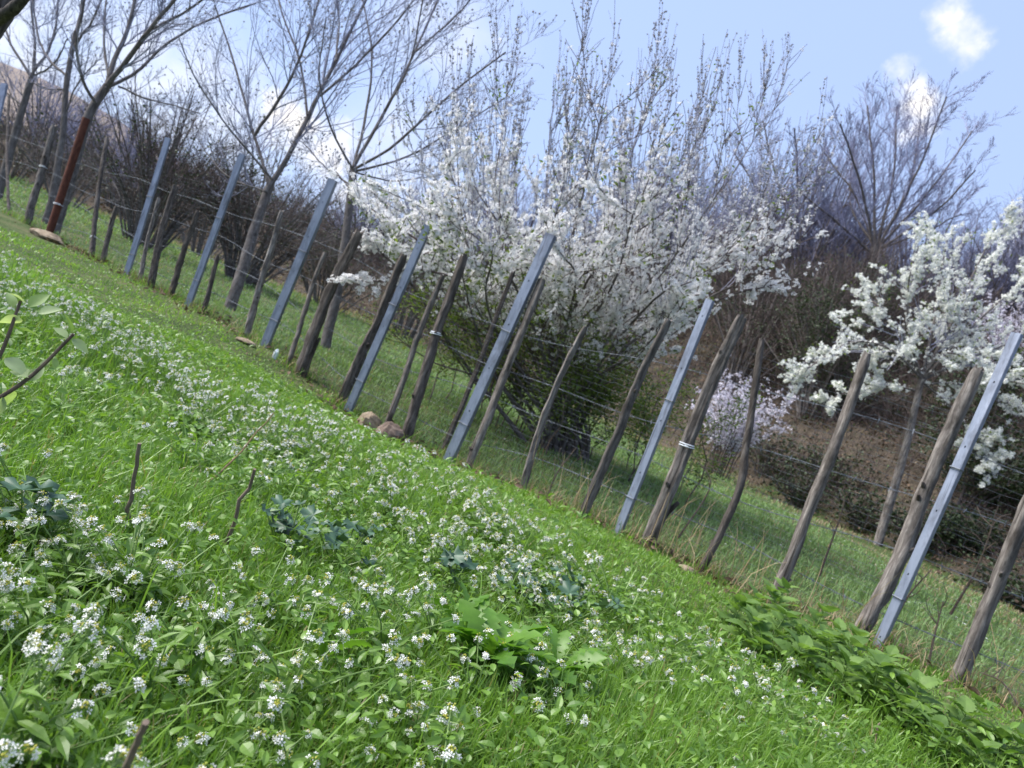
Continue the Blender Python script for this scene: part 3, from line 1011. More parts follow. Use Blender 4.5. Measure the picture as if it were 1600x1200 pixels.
rosette(745, 1080, 40, .10, 'large bright green rosette with lobed leaves in the middle foreground')
rosette(850, 1105, 20, .085, 'smaller lobed rosette at the right side of the large bright rosette')
rosette(480, 1085, 8, .07, 'upright pale green weed among white flowers below the dark leaved clump')
rosette(700, 1030, 14, .075, 'narrow leaved rosette just behind the large bright rosette')


def round_leaf():
    v, t = [(0, 0, 0)], []
    n = 18
    for i in range(n + 1):
        a = -2.6 + 5.2 * i / n
        r = .5 * (1 + .16 * math.cos(i * math.pi)) * (1 + .1 * math.cos(a * 5))
        v.append((math.sin(a) * r, .15 + math.cos(a) * r, .10 * math.cos(a * 5) + .16 * r))
    for i in range(1, n + 1): t.append((0, i + 1, i))
    return np.array(v), t


RL_V, RL_T = round_leaf()


def mallow(px, py, n, spread, L, label):
    c = on_ground(px, py)
    root = thing('dark_leaved_weed', label, 'weed', c, 'dull dark leaved weeds')
    p = c + np.stack([rng.normal(0, spread, n), rng.normal(0, spread * .8, n), rng.uniform(.06, .115, n)], 1)
    st = MB(); st.tubes(np.stack([np.stack([c + (q - c) * f for f in (0, .5, 1)]) for q in p]), np.full((n, 3), .0014), 4)
    st.build('stem', M['weed_stem'], root)
    lf = MB(); lf.inst(RL_V, None, RL_T, p, frames(leaf_dirs(n, (-.5, .45)), rng.normal(0, .4, n), L * rng.uniform(.6, 1.2, n)), None)
    lf.build('foliage', M['mallow'], root, smooth=True)


mallow(440, 880, 20, .05, .042, 'dark blue green clump beside the leaning dry stalk')
mallow(525, 900, 14, .045, .042, 'dark blue green clump right of the one beside the dry stalk')
mallow(830, 970, 18, .06, .046, 'dark dull leaved clump in mid meadow above the bright rosette')
mallow(910, 975, 9, .05, .04, 'small dark dull leaved patch right of the mid meadow clump')
mallow(695, 945, 8, .05, .045, 'small dark leaved patch left of the mid meadow dark clump')
mallow(30, 860, 9, .05, .05, 'dark leaved weed under white flowers at the left edge')

NV, NQ = leaf_tpl(.80, 12, .12, .2, .4, .62, .8)


def nettle(c, h, label):
    root = thing('nettle', label, 'nettle', c, 'nettles in front of the fence')
    top = c + np.array([rng.normal(0, .03), rng.normal(0, .03), h])
    ln = resample([c - [0, 0, .02], (c + top) / 2 + rng.normal(0, .008, 3), top], 6)
    st = MB(); st.tubes(ln, np.linspace(.0032, .0018, 6), 5, .4)
    st.build('stem', M['weed_stem'], root)
    lf = MB()
    tiers = 6; a0 = rng.random() * 3
    for k in range(tiers):
        f = .25 + .75 * k / (tiers - 1)
        pos = np.array([np.interp(f, np.linspace(0, 1, 6), ln[:, i]) for i in range(3)])
        m = 2 if k < tiers - 1 else 4
        for j in range(m):
            a = a0 + k * math.pi / 2 + j * 2 * math.pi / m + rng.normal(0, .15)
            e = .30 + .6 * (k / tiers) + rng.normal(0, .12)
            dv = np.array([[math.cos(a) * math.cos(e), math.sin(a) * math.cos(e), math.sin(e)]])
            L = (.070 if k < tiers - 2 else .05) * rng.uniform(.75, 1.15)
            lf.inst(NV, NQ, None, pos[None] + dv * .012, frames(dv, rng.normal(0, .2, 1), L))
            lf.tubes(np.stack([pos, pos + dv[0] * .014]), np.full(2, .001), 4)
    lf.build('foliage', M['nettle'], root, smooth=False)


nl = 'nettle plant with toothed green leaves in the patch before the right hand fence posts'
for (px, py) in ((1150, 985), (1185, 985), (1200, 960), (1225, 985), (1160, 1010), (1200, 1015), (1240, 1020), (1265, 1000), (1290, 1020), (1285, 1050), (1250, 1055), (1325, 1055), (1345, 1085),
                 (1300, 1085), (1375, 1075), (1400, 1100), (1365, 1110), (1180, 1040), (1225, 1060), (1330, 1030), (1420, 1140), (1390, 1135)):
    nettle(on_ground(px + random.uniform(-8, 8), py + random.uniform(-6, 6)), random.uniform(.065, .115), nl)
for (px, py) in ((1475, 1165), (1500, 1150), (1530, 1185), (1555, 1195), (1450, 1185), (1510, 1205)):
    nettle(on_ground(px, py), random.uniform(.06, .10), 'nettle plant in the small patch at the lower right corner')

# leafy woody shoot entering from the left edge
SD = .95
root = thing('leafy_shoot', 'dark woody shoot with pale felted young leaves at the left edge', 'shoot', P(-160, 720, SD), None)
sL, sL2 = resample([P(-200, 740, SD), P(-60, 655, SD), P(40, 595, SD), P(115, 522, SD)], 14), resample([P(-120, 690, SD), P(-40, 610, SD), P(0, 555, SD), P(32, 470, SD)], 14)
for ln, rr in ((sL, .0036), (sL2, .0034)):
    mb = MB(); mb.tubes(ln, np.linspace(rr * 1.2, rr * .55, 14), 7, .2, cap=True); mb.build('stem', M['dry_stem'], root)
OV, OQ = leaf_tpl(.55, 6, 0, .35, .25, .8)
for (px, py, ax_, ay_, s) in ((45, 480, .1, -1, 1), (40, 475, -.6, -.8, .8), (60, 490, .9, -.35, 1.), (35, 500, -.9, -.1, .9), (110, 520, .1, -1, .8), (105, 528, -.5, -.8, .8), (112, 530, .8, .3, .7), (85, 560, .3, .9, .55),
                              (30, 515, .8, .5, .9), (15, 540, -.8, -.4, .9), (50, 590, -.7, -.6, .9), (45, 595, .3, -.9, .7), (8, 560, .6, .6, .9), (20, 610, -.5, .8, .8), (5, 620, .4, .8, 1.), (65, 575, .5, -.8, .5), (-5, 530, -.5, -.9, 1), (20, 480, -.3, -1, .7)):
    dv = ax_ * X + (-ay_) * Y + rng.normal(0, .35, 3)
    mb = MB(); mb.inst(OV, OQ, None, P(px, py, SD)[None], frames(dv[None], rng.normal(0, .9, 1), .034 * s * rng.uniform(.8, 1.2)), np.array([rng.random()]))
    mb.build('leaf', M['shoot_leaf'], root, smooth=True)


# dry stalks and twigs
def stalk(base, top, d0, d1, r0, r1, label, name='dry_stalk', mat='dry_stem', mid=None, side=()):
    pts = [P(*base, d0)] + ([P(*mid, (d0 + d1) / 2)] if mid else []) + [P(*top, d1)]
    root = thing(name, label, 'stalk', pts[0], 'dry stalks in the meadow')
    ln = resample(pts, 10); ln[1:-1] += rng.normal(0, r0 * (.5 if d0 > .6 else .1), (8, 3))
    mb = MB(); mb.tubes(ln, np.linspace(r0, r1, 10), 7, rng.random(), cap=True); mb.build('stem', M[mat], root)
    for s in side:
        p = [P(a, b, d1) for a, b in s]
        mb = MB(); mb.tubes(resample(p, 6), np.linspace(r1, r1 * .5, 6), 5, rng.random()); mb.build('side_twig', M[mat], root)


def gd(px, py):
    return float((on_ground(px, py) - CAM) @ FW)


stalk((198, 850), (218, 693), gd(198, 850), gd(198, 850) - .05, .0042, .003, 'upright pale brown dry stalk near the left edge of the meadow', mid=(204, 770))
stalk((343, 885), (398, 733), gd(343, 885), gd(343, 885) - .05, .0042, .0028, 'leaning dark dry stalk beside the dark blue green clump', mid=(372, 800))
stalk((190, 1215), (228, 1128), .50, .47, .0027, .0023, 'thick dark blurred stick rising at the bottom left edge')
stalk((300, 780), (428, 645), gd(300, 780), gd(300, 780) + .1, .003, .0012, 'thin pale straw leaning right above the left stalks', mat='straw', mid=(370, 712))
stalk((1365, 1170), (1375, 1130), gd(1365, 1170), gd(1365, 1170), .0035, .0022, 'short dark twig in the grass below the nettles')
stalk((1372, 1108), (1440, 1062), gd(1372, 1108), gd(1372, 1108), .003, .0015, 'pale forked straw lying on the nettles', mat='straw', side=([(1400, 1092), (1455, 1090)],))
stalk((930, 940), (880, 905), gd(930, 940), gd(930, 940), .002, .001, 'thin arching stalk in mid meadow', mat='weed_stem')
# bent dead stems at the fence on the right
for (pts, lab) in (([(1485, 960), (1530, 880), (1560, 790)], 'tall pale dead stem right of the tallest steel post'), ([(1450, 1040), (1462, 985), (1474, 940)], 'dark dead stem with a side twig between the two right posts'),
                   ([(1280, 900), (1320, 780), (1300, 760)], 'thin dead stem right of the cracked grey post'), ([(1060, 840), (1110, 760), (1090, 720)], 'thin dead stem right of the stout post'),
                   ([(1395, 975), (1420, 930), (1455, 890)], 'thin brown dead stem just behind the tallest steel post'), ([(1590, 1100), (1565, 1065), (1530, 1050)], 'dark bent twig lying at the foot of the rightmost post'),
                   ([(850, 790), (870, 740), (900, 700)], 'pale dead stem beneath the big blossom bush')):
    p3 = [fence_pt(a, b, .10) for a, b in pts]
    root = thing('dead_stem', lab, 'stem', p3[0], 'dead stems along the fence')
    ln = resample(p3, 12)
    mb = MB(); mb.tubes(ln, np.linspace(.005, .002, 12), 6, rng.random()); mb.build('stem', M['dry_stem'], root)
    for _ in range(4):
        mb = MB(); k = rng.integers(4, 11); e = ln[k] + np.array([rng.normal(0, .05), rng.normal(0, .05), rng.uniform(.03, .1)])
        mb.tubes(resample([ln[k], (ln[k] + e) / 2 + rng.normal(0, .01, 3), e], 5), np.linspace(.002, .001, 5), 5)
        mb.build('side_twig', M['dry_stem'], root)


def fence_litter():
    mb = MB()
    n = 5200
    x = rng.uniform(-4.5, 2.7, n) ; f = rng.normal(.06, .13, n)
    keep = rng.random(n) < (.12 + .88 * sstep(-.2, 1.2, x)) * (.25 + lump(x, x * 0, 1.5, .4))
    x, f = x[keep], f[keep]; n = len(x)
    y = FK - FA * x + f / math.hypot(1, FA)
    x = x + f * FA / math.hypot(1, FA)
    blades(mb, x, y, rng.uniform(.03, .16, n), np.full(n, .0028), .9, rng.random(n))
    n = 160
    x = rng.uniform(.2, 2.7, n); f = rng.normal(.1, .12, n); y = FK - FA * x + f
    blades(mb, x, y, rng.uniform(.2, .42, n), np.full(n, .003), .4, rng.random(n))
    tag(mb.build('dry_grass', M['straw']), 'dry brown grass and stems along the foot of the fence', 'grass', None, 'stuff')
    mb = MB()
    n = 1500
    x = rng.uniform(-5, 2.7, n); f = rng.normal(-.05, .16, n); y = FK - FA * x + f
    k = rng.random(n) < lump(x, y, 2, 2.2); x, y = x[k], y[k]; n = len(x)
    v, q = leaf_tpl(.5, 3, 0, .4, .4)
    mb.inst(v, q, None, np.stack([x, y, gz(x, y) + rng.uniform(.004, .04, n)], 1), frames(leaf_dirs(n, (-.4, .4)), rng.normal(0, .8, n), rng.uniform(.02, .05, n)))
    tag(mb.build('fallen_leaves', M['litter']), 'brown fallen leaves lying along the fence line', 'leaves', None, 'stuff')


fence_litter()


def post_tufts():
    """longer tufts that grow up round the foot of each post, where it is not trodden or mown"""
    mb, mg = MB(), MB()
    for b in [m[0] for m in METAL] + [w[0][0] for w in WOOD]:
        p = fence_pt(*b)
        for target, n in ((mg, 70), (mb, 26)):
            a = rng.random(n) * 6.28; q = .02 + np.abs(rng.normal(0, .055, n))
            x, y = p[0] + np.cos(a) * q * 1.2, p[1] + np.sin(a) * q
            blades(target, x, y, rng.uniform(.03, .12, n), np.full(n, .0032), .6, np.clip(rng.normal(.3, .25, n), 0, 1))
    tag(mg.build('grass', M['grass']), 'longer grass tufts round the feet of the fence posts', 'grass', None, 'stuff')
    tag(mb.build('dry_grass', M['straw']), 'dead straw tufts round the feet of the fence posts', 'grass', None, 'stuff')


post_tufts()


# stones, log, plastic
def rock(name, px, py, size, label, cat, mat, off=-.08, rot=0.0):
    c = fence_pt(px, py, off)
    c[2] = float(gz(c[0], c[1]))
    n1, n2 = 18, 12
    u = np.linspace(0, 2 * math.pi, n1, endpoint=False); w = np.linspace(0, math.pi, n2)
    uu, ww = np.meshgrid(u, w, indexing='ij')
    dirs = np.stack([np.cos(uu) * np.sin(ww), np.sin(uu) * np.sin(ww), np.cos(ww)], -1)
    r = np.ones(uu.shape)
    for _ in range(16):                                   # cut flat facets
        nn = nrm(rng.normal(0, 1, 3)); dd = rng.uniform(.62, .92)
        dot = dirs @ nn
        r = np.where(dot > .05, np.minimum(r, dd / np.maximum(dot, .05)), r)
    r = r + .03 * np.sin(uu * 5) * np.sin(ww * 7)
    v = dirs * r[..., None] * np.array(size)
    cr, sr = math.cos(rot), math.sin(rot)
    v = np.stack([v[..., 0] * cr - v[..., 1] * sr, v[..., 0] * sr + v[..., 1] * cr, v[..., 2]], -1) + c + np.array([0, 0, size[2] * .45])
    q = [(i * n2 + j, ((i + 1) % n1) * n2 + j, ((i + 1) % n1) * n2 + j + 1, i * n2 + j + 1) for i in range(n1) for j in range(n2 - 1)]
    mb = MB(); mb.add(v.reshape(-1, 3), q)
    o = mb.build(name, M[mat])
    me = o.data
    for vv in me.vertices: vv.co = vv.co - Vector(c)
    o.location = tuple(c)
    tag(o, label, cat)
    return o


rock('stone', 578, 655, (.085, .06, .075), 'tan angular stone at the foot of a thin wavy stake', 'stone', 'stone', -.10, .3)
rock('rotten_log', 612, 672, (.10, .075, .07), 'dark brown rotten log lying between the tan stone and brown post', 'log', 'log', -.12, .8)
rock('stone', 70, 384, (.19, .11, .055), 'flat tan stone lying at the foot of the rusty pole', 'stone', 'stone', -.15, .2)
rock('stone', 380, 547, (.085, .05, .022), 'low flat pale stone half sunk in grass left of the white plastic', 'stone', 'stone', -.18, .2)
rock('plastic_scrap', 434, 546, (.022, .014, .05), 'scrap of white plastic standing at the foot of a steel post', 'litter', 'plastic', -.08, .5)
rock('stone', 1072, 893, (.05, .04, .018), 'pale flat stone lying left of the slim kinked post', 'stone', 'stone', -.10, .5)

# ------------------------------------------------------------------ trees


def spawn(Pp, R, n, t0, t1, lf, ang, up, wig, K, rf, rmin=.0015, end=.35, lenmin=.0, taper_t=.45, lean=(0, 0, 1)):
    Nn, K0, _ = Pp.shape
    Mn = Nn * n
    idx = np.repeat(np.arange(Nn), n)
    t = rng.uniform(t0, t1, Mn)
    f = t * (K0 - 1); i = np.minimum(f.astype(int), K0 - 2); fr = (f - i)[:, None]
    pos = Pp[idx, i] * (1 - fr) + Pp[idx, i + 1] * fr
    tan = nrm(Pp[idx, i + 1] - Pp[idx, i])
    r0 = (R[idx, i] * (1 - fr[:, 0]) + R[idx, i + 1] * fr[:, 0]) * rf
    plen = np.linalg.norm(np.diff(Pp, axis=1), axis=2).sum(1)[idx]
    pr = nrm(np.cross(tan, rng.normal(0, 1, (Mn, 3))))
    a = rng.normal(ang, ang * .25, Mn)[:, None]
    lean = np.array(lean, float)
    dv = nrm(tan * np.cos(a) + pr * np.sin(a) + lean * up)
    L = np.maximum(plen * lf * rng.uniform(.55, 1.25, Mn) * (1 - taper_t * t), lenmin)
    pts = [pos]
    for k in range(K - 1):
        dv = nrm(dv + rng.normal(0, wig, (Mn, 3)) + lean * up * .35)
        pts.append(pts[-1] + dv * (L / (K - 1))[:, None])
    r0 = np.maximum(r0, rmin)
    RR = r0[:, None] * np.linspace(1, end, K)[None]
    return np.stack(pts, 1), np.maximum(RR, rmin * .7)


def limbs3(limbs, d, K=14):
    out, rr = [], []
    for pts, w0, w1, dd in limbs:
        n = len(pts)
        p = [P(x, y, d + dd * (k / (n - 1)) ** 1.2) for k, (x, y) in enumerate(pts)]
        out.append(resample(p, K)); rr.append(np.linspace(w0, w1, K) * .55 / 2 / FPX * d)
    return np.stack(out), np.stack(rr)


def bare_tree(label, d, trunk, limbs, n1=9, n2=8, n3=5, lf=(.58, .55, .52), ang=.65, up=.16, tw='twig', rmin=.0014, buds=0, group='bare trees behind the fence', name='bare_tree', trunkmat='trunk'):
    TP, TR = limbs3([trunk], d, 20)
    base = TP[0, 0].copy(); base[2] = float(gz(base[0], base[1]))
    TP[0, 0, 2] = min(TP[0, 0, 2], base[2] - .05)
    root = thing(name, label, 'tree', base, group)
    mb = MB(); mb.tubes(TP, TR * np.linspace(1.15, 1, 20)[None], 10, .4, rough=.06); mb.build('trunk', M[trunkmat], root, smooth=True)
    LP, LR = limbs3(limbs, d)
    LP[:, 1:] += np.cumsum(rng.normal(0, .004 * d / 7, (len(LP), LP.shape[1] - 1, 3)), axis=1)
    for k in range(len(LP)):
        mb = MB(); mb.tubes(LP[k], LR[k], 7, .5, rough=.04); mb.build('limb', M[trunkmat], root, smooth=True)
    c = MB()
    A, AR = spawn(LP, LR, n1 + 1, .12, 1, lf[0], ang, up, .10, 9, .45, rmin * 1.6, .25); c.tubes(A, AR, 5)
    B, BR = spawn(A, AR, n2, .1, 1, lf[1], ang, up, .12, 7, .55, rmin * 1.1, .4); c.tubes(B, BR, 4)
    D, DR = spawn(B, BR, n3, .1, 1, lf[2], ang, up * .8, .14, 5, .7, rmin, .6); c.tubes(D, DR, 3)
    o = c.build('crown', M[tw], root)
    if buds:
        E = np.concatenate([D[:, -1], B[:, -1]]); E = E[rng.random(len(E)) < buds]
        bm = MB(); bm.inst(OCT, None, OCTT, E, frames(rng.normal(0, 1, (len(E), 3)), None, rng.uniform(.006, .013, len(E))))
        tag(bm.build('buds', M['wand_bud'], root), kind='stuff')
    return root


# three willow-like trees on the left, grown close to the fence
bare_tree('bare forked tree rising behind the rusty pole', 8.0, ([(80, 372), (112, 270), (139, 180), (168, 133)], 30, 22, .1),
          [([(168, 133), (178, 95), (200, 45), (218, -30)], 15, 8, .3), ([(168, 133), (205, 90), (240, 45), (300, -25)], 15, 8, -.5), ([(165, 138), (215, 110), (255, 68), (330, 25), (400, 0)], 10, 5, .8),
           ([(150, 160), (130, 125), (122, 70), (135, -20)], 9, 5, -.6), ([(240, 45), (300, 5), (360, -50)], 8, 4, -.9), ([(185, 135), (240, 160), (310, 180)], 6, 3, -.2), ([(170, 130), (160, 60), (170, -30)], 8, 4, .6)], 9, 8, 4, buds=.15)
bare_tree('slender bare tree with mossy bark left of the forked tree', 9.2, ([(78, 330), (98, 210), (104, 130), (118, 50)], 18, 12, 0),
          [([(118, 50), (126, 10), (140, -60)], 9, 5, .2), ([(106, 120), (80, 95), (60, 60), (50, -10)], 8, 4, .5), ([(104, 140), (70, 138), (50, 130)], 5, 3, .1), ([(112, 80), (150, 20), (170, -40)], 8, 4, -.4), ([(100, 180), (120, 130), (150, 90)], 5, 3, -.3)], 8, 7, 5, buds=.1)
bare_tree('dark pollarded bare tree at the left edge of the picture', 10, ([(-10, 330), (22, 215), (38, 160), (52, 115)], 22, 17, 0),
          [([(52, 115), (55, 70), (48, 0), (50, -50)], 9, 4, .2), ([(52, 112), (75, 80), (90, 20), (95, -40)], 8, 4, .5), ([(48, 120), (20, 70), (0, 20), (-20, -40)], 8, 4, .4), ([(50, 118), (85, 100), (105, 60)], 6, 3, -.4), ([(35, 165), (5, 140), (-20, 100)], 6, 3, .3)], 9, 8, 5)
bare_tree('bare two stemmed tree with a dark trunk standing amid the left half of the fence', 7.0, ([(348, 512), (378, 425), (400, 350), (425, 280)], 32, 24, .3),
          [([(415, 300), (455, 238), (500, 150), (560, 30), (590, -30)], 16, 7, .3), ([(420, 290), (398, 215), (372, 110), (340, 10)], 10, 5, .6), ([(398, 212), (440, 150), (472, 85), (500, -10)], 10, 5, -.4),
           ([(480, 180), (470, 100), (440, 20), (430, -30)], 8, 4, .6), ([(500, 150), (560, 95), (620, 30), (660, -30)], 8, 4, -.5), ([(425, 280), (360, 200), (310, 130), (280, 60)], 7, 3, -.6), ([(525, 95), (530, 30), (520, -30)], 6, 4, .6), ([(415, 300), (350, 270), (310, 215)], 5, 3, .4)], 9, 8, 4, buds=.15)
bare_tree('bare spreading tree with fine twigs just left of the blossom bush', 6.6, ([(505, 555), (530, 440), (545, 330), (552, 262)], 27, 20, .2),
          [([(552, 262), (600, 175), (650, 80), (700, -20)], 11, 5, .4), ([(552, 262), (570, 190), (580, 90), (560, -20)], 9, 4, .7), ([(552, 265), (620, 225), (700, 150), (790, 80)], 9, 4, -.5), ([(552, 268), (640, 245), (720, 200), (800, 150)], 7, 3, .3),
           ([(552, 265), (520, 200), (500, 120), (510, 30)], 7, 3, -.4), ([(600, 175), (640, 100), (660, 0), (670, -40)], 7, 3, -.6), ([(548, 290), (500, 250), (470, 215)], 5, 3, .4), ([(650, 80), (720, 20), (760, -30)], 6, 3, .1), ([(552, 268), (620, 280), (690, 270)], 5, 2.5, .5)], 9, 8, 4, buds=.25)
# heavy limb of a tree just outside the frame, crossing the top left corner
root = thing('overhanging_limb', 'thick dark rough limb crossing the top left corner', 'tree', P(-160, 420, 3.0), None)
mb = MB(); ln = resample([P(-190, 470, 3.0), P(-150, 260, 3.0), P(-80, 90, 2.9), P(-18, 25, 2.9), P(15, -60, 2.9)], 24); ln[0, 2] = float(gz(ln[0, 0], ln[0, 1])) - .1
mb.tubes(ln, np.linspace(.16, .055, 24), 12, .3, rough=.06); mb.build('trunk', M['post_dark'], root, smooth=True)
mb = MB(); t2 = resample([P(-20, 40, 2.9), P(25, 10, 2.8), P(55, -25, 2.75)], 8); mb.tubes(t2, np.linspace(.03, .016, 8), 8, .3, rough=.06); mb.build('limb', M['post_dark'], root, smooth=True)

# ------------------------------------------------------------------ blossom shrubs
BL = []
for k in range(5):
    a = k * 2 * math.pi / 5
    c, s_ = math.cos(a), math.sin(a)
    for (lx, ly, lz) in ((.08, 0, 0), (.62, -.34, .14), (1.0, 0, .28), (.62, .34, .14)):
        BL.append((lx * c - ly * s_, lx * s_ + ly * c, lz))
BL = np.array(BL); BLQ = [(4 * k, 4 * k + 1, 4 * k + 2, 4 * k + 3) for k in range(5)]
YL, YLQ = leaf_tpl(.45, 3, 0, .3, .2)


def sample_on(Pp, n):
    Nn, K, _ = Pp.shape
    i = rng.integers(0, Nn, n); f = rng.random(n) * (K - 1); k = np.minimum(f.astype(int), K - 2); fr = (f - k)[:, None]
    return Pp[i, k] * (1 - fr) + Pp[i, k + 1] * fr


def put_flowers(mb, pos, size, jit):
    n = len(pos)
    nor = nrm(rng.normal(0, 1, (n, 3)) + [0, -.25, .35])
    sd = nrm(np.cross(nor, rng.normal(0, 1, (n, 3)))); fw = np.cross(nor, sd)
    Mx = np.stack([sd, fw, nor], -1) * (size * rng.uniform(.7, 1.25, n))[:, None, None]
    mb.inst(BL, BLQ, None, pos + rng.normal(0, jit, (n, 3)), Mx)


def clustered(Pp, n, per, jit, keep=None):
    c = sample_on(Pp, n)
    if keep is not None: c = c[rng.random(len(c)) < keep(c)]
    p = np.repeat(c, per, 0)
    return p + rng.normal(0, jit, p.shape)


def blossom_bush():
    d = 5.9
    base = on_ground(868, 700)
    root = thing('blossom_bush', 'big white blossom bush with upright wand twigs in the middle behind the fence', 'bush', base)
    starts = [(840, 715), (858, 712), (872, 705), (888, 712), (905, 716), (925, 712), (880, 700)]
    ends = [([(720, 560), (640, 440), (590, 390)], -1.0), ([(760, 560), (690, 400), (600, 300)], .1), ([(770, 540), (720, 380), (690, 250)], .7), ([(800, 540), (780, 360), (790, 200)], -.3),
            ([(830, 540), (850, 350), (860, 190)], .8), ([(860, 540), (900, 350), (940, 180)], -.8), ([(880, 540), (960, 330), (1010, 160)], .4), ([(900, 560), (1020, 350), (1100, 200)], -.4),
            ([(930, 560), (1080, 370), (1190, 200)], .9), ([(950, 560), (1110, 420), (1220, 310)], .2), ([(960, 560), (1080, 480), (1200, 420)], -.8), ([(850, 560), (840, 440), (870, 330)], -1.3),
            ([(900, 560), (960, 440), (990, 330)], -1.4), ([(780, 600), (740, 500), (720, 420)], -1.2), ([(920, 600), (1010, 540), (1060, 470)], -1.1), ([(800, 620), (740, 560), (700, 540)], .6), ([(860, 560), (820, 420), (740, 290)], -.9), ([(930, 560), (1040, 420), (1130, 290)], -1.1)]
    limbs = []
    for k, (e, dd) in enumerate(ends):
        limbs.append(([starts[k % 7]] + e, 15 - (k % 5) * 1.5, 3, dd))
    for (e, dd) in (([(800, 580), (720, 440), (640, 350)], -.6), ([(800, 560), (700, 450), (620, 420)], .4), ([(900, 580), (1030, 450), (1140, 400)], .5), ([(900, 560), (1060, 400), (1180, 350)], -.5), ([(870, 560), (930, 420), (1040, 330)], -1.2),
                    ([(850, 560), (790, 420), (720, 350)], -1.3), ([(860, 560), (880, 400), (930, 300)], 1.0), ([(880, 560), (900, 440), (880, 400)], -1.6), ([(800, 560), (760, 470), (770, 400)], -1.5), ([(930, 580), (1020, 470), (1080, 440)], -1.4)):
        limbs.append(([starts[len(limbs) % 7]] + e, 12, 3, dd))
    LP, LR = limbs3(limbs, d, 16)
    LP[:, 0, 2] = base[2] - .05
    for k in range(len(LP)):
        mb = MB(); mb.tubes(LP[k], LR[k], 8, .4, rough=.05); mb.build('stem', M['trunk'], root, smooth=True)
    c = MB()
    A, AR = spawn(LP, LR, 11, .22, 1, .42, .7, .18, .09, 9, .5, .004, .35); c.tubes(A, AR, 5)
    B, BR = spawn(A, AR, 7, .1, 1, .5, .7, .2, .10, 7, .6, .0028, .5); c.tubes(B, BR, 4)
    # long straight water shoots, steeply up
    up = A[A[:, -1, 2] > 1.55]; upr = AR[A[:, -1, 2] > 1.55]
    ups = B[B[:, -1, 2] > 1.9]; upsr = BR[B[:, -1, 2] > 1.9]
    Wd, WR = spawn(up, upr, 3, .5, 1, .75, .28, .55, .05, 12, .5, .0020, .5, .5, lean=(-.3, 0, .95))
    W2, W2R = spawn(LP, LR, 4, .75, 1, .45, .22, .5, .05, 12, .4, .0026, .4, .85, lean=(-.3, 0, .95))
    Wd = np.concatenate([Wd, W2]); WR = np.concatenate([WR, W2R])
    wd = MB(); wd.tubes(Wd, WR, 4)
    V, VR = spawn(Wd, WR, 2, .1, .8, .35, .4, .25, .06, 6, .7, .0016, .6, lean=(-.3, 0, .95)); wd.tubes(V, VR, 4)
    wd.build('wands', M['twig'], root)
    # outlying low boughs
    OL, OR = limbs3([([(700, 430), (640, 420), (590, 440), (545, 436)], 8, 4, -.2), ([(690, 390), (640, 400), (600, 385), (560, 370)], 7, 3, -.1), ([(660, 380), (600, 340), (560, 310), (525, 268)], 7, 3, 0.1), ([(1090, 480), (1160, 455), (1210, 445), (1295, 408)], 8, 3, .2), ([(1120, 400), (1180, 385), (1235, 365)], 8, 3, .2)], 5.0, 12)
    c.tubes(OL, OR, 5)
    OB, OBR = spawn(OL, OR, 10, .05, 1, .32, .8, .1, .1, 5, .6, .0025, .5); c.tubes(OB, OBR, 4)
    c.build('twigs', M['brush_twig'], root)

    fl = MB()

    def dens(p):
        z = p[:, 2]
        return np.clip(sstep(.6, 1.1, z) * (1 - .95 * sstep(1.65, 2.35, z)), 0, 1) * (.55 + .45 * (lump(p[:, 0], p[:, 2], 2.4, 1) > .22))
    put_flowers(fl, clustered(B, 13500, 5, .009, dens), .0130, .003)
    put_flowers(fl, clustered(A, 3600, 5, .010, dens), .0140, .003)
    put_flowers(fl, clustered(V, 3600, 4, .008, dens), .012, .003)
    put_flowers(fl, clustered(OB, 460, 5, .012), .014, .003)
    put_flowers(fl, clustered(OL, 70, 6, .016), .014, .003)
    fl.build('blossom', M['blossom'], root)

    bd = MB()
    for arr, n in ((Wd, 5200), (V, 3600)):
        p = sample_on(arr, n); p = p[p[:, 2] > 1.5] + rng.normal(0, .006, (int((p[:, 2] > 1.5).sum()), 3))
        m = len(p)
        Mx = frames(rng.normal(0, .5, (m, 3)) + [0, 0, 1], None, rng.uniform(.0045, .010, m))
        bd.inst(OCT[:, [0, 2, 1]], None, OCTT, p, Mx)
    tag(bd.build('buds', M['wand_bud'], root), kind='stuff')

    lf = MB()

    def dl(p): return .12 + .88 * sstep(1.3, .8, p[:, 2])
    p = clustered(B, 9000, 4, .03, dl); m = len(p)
    lf.inst(YL, YLQ, None, p, frames(leaf_dirs(m, (-.6, .9)), rng.normal(0, .7, m), rng.uniform(.02, .042, m)))
    # leafy suckers round the foot
    SP = base + np.stack([rng.normal(0, .62, 36), rng.normal(0, .4, 36), np.zeros(36)], 1)
    SP[:, 2] = gz(SP[:, 0], SP[:, 1]) - .03
    S0 = np.stack([SP + np.array([0, 0, 1.]) * f + np.stack([rng.normal(0, .12 * f, 36), rng.normal(0, .12 * f, 36), np.zeros(36)], 1) for f in np.linspace(0, .85, 7)], 1)
    sk = MB(); sk.tubes(S0, np.tile(np.linspace(.006, .0025, 7), (36, 1)), 4)
    S1, S1R = spawn(S0, np.full(S0.shape[:2], .004), 5, .2, 1, .4, .7, .15, .1, 5, .7, .002, .6); sk.tubes(S1, S1R, 3)
    sk.build('suckers', M['brush_twig'], root)
    p = clustered(S1, 6500, 3, .05); m = len(p)
    lf.inst(YL, YLQ, None, p, frames(leaf_dirs(m, (-.6, .9)), rng.normal(0, .7, m), rng.uniform(.018, .038, m)))
    lf.build('foliage', M['young_leaf'], root)


blossom_bush()


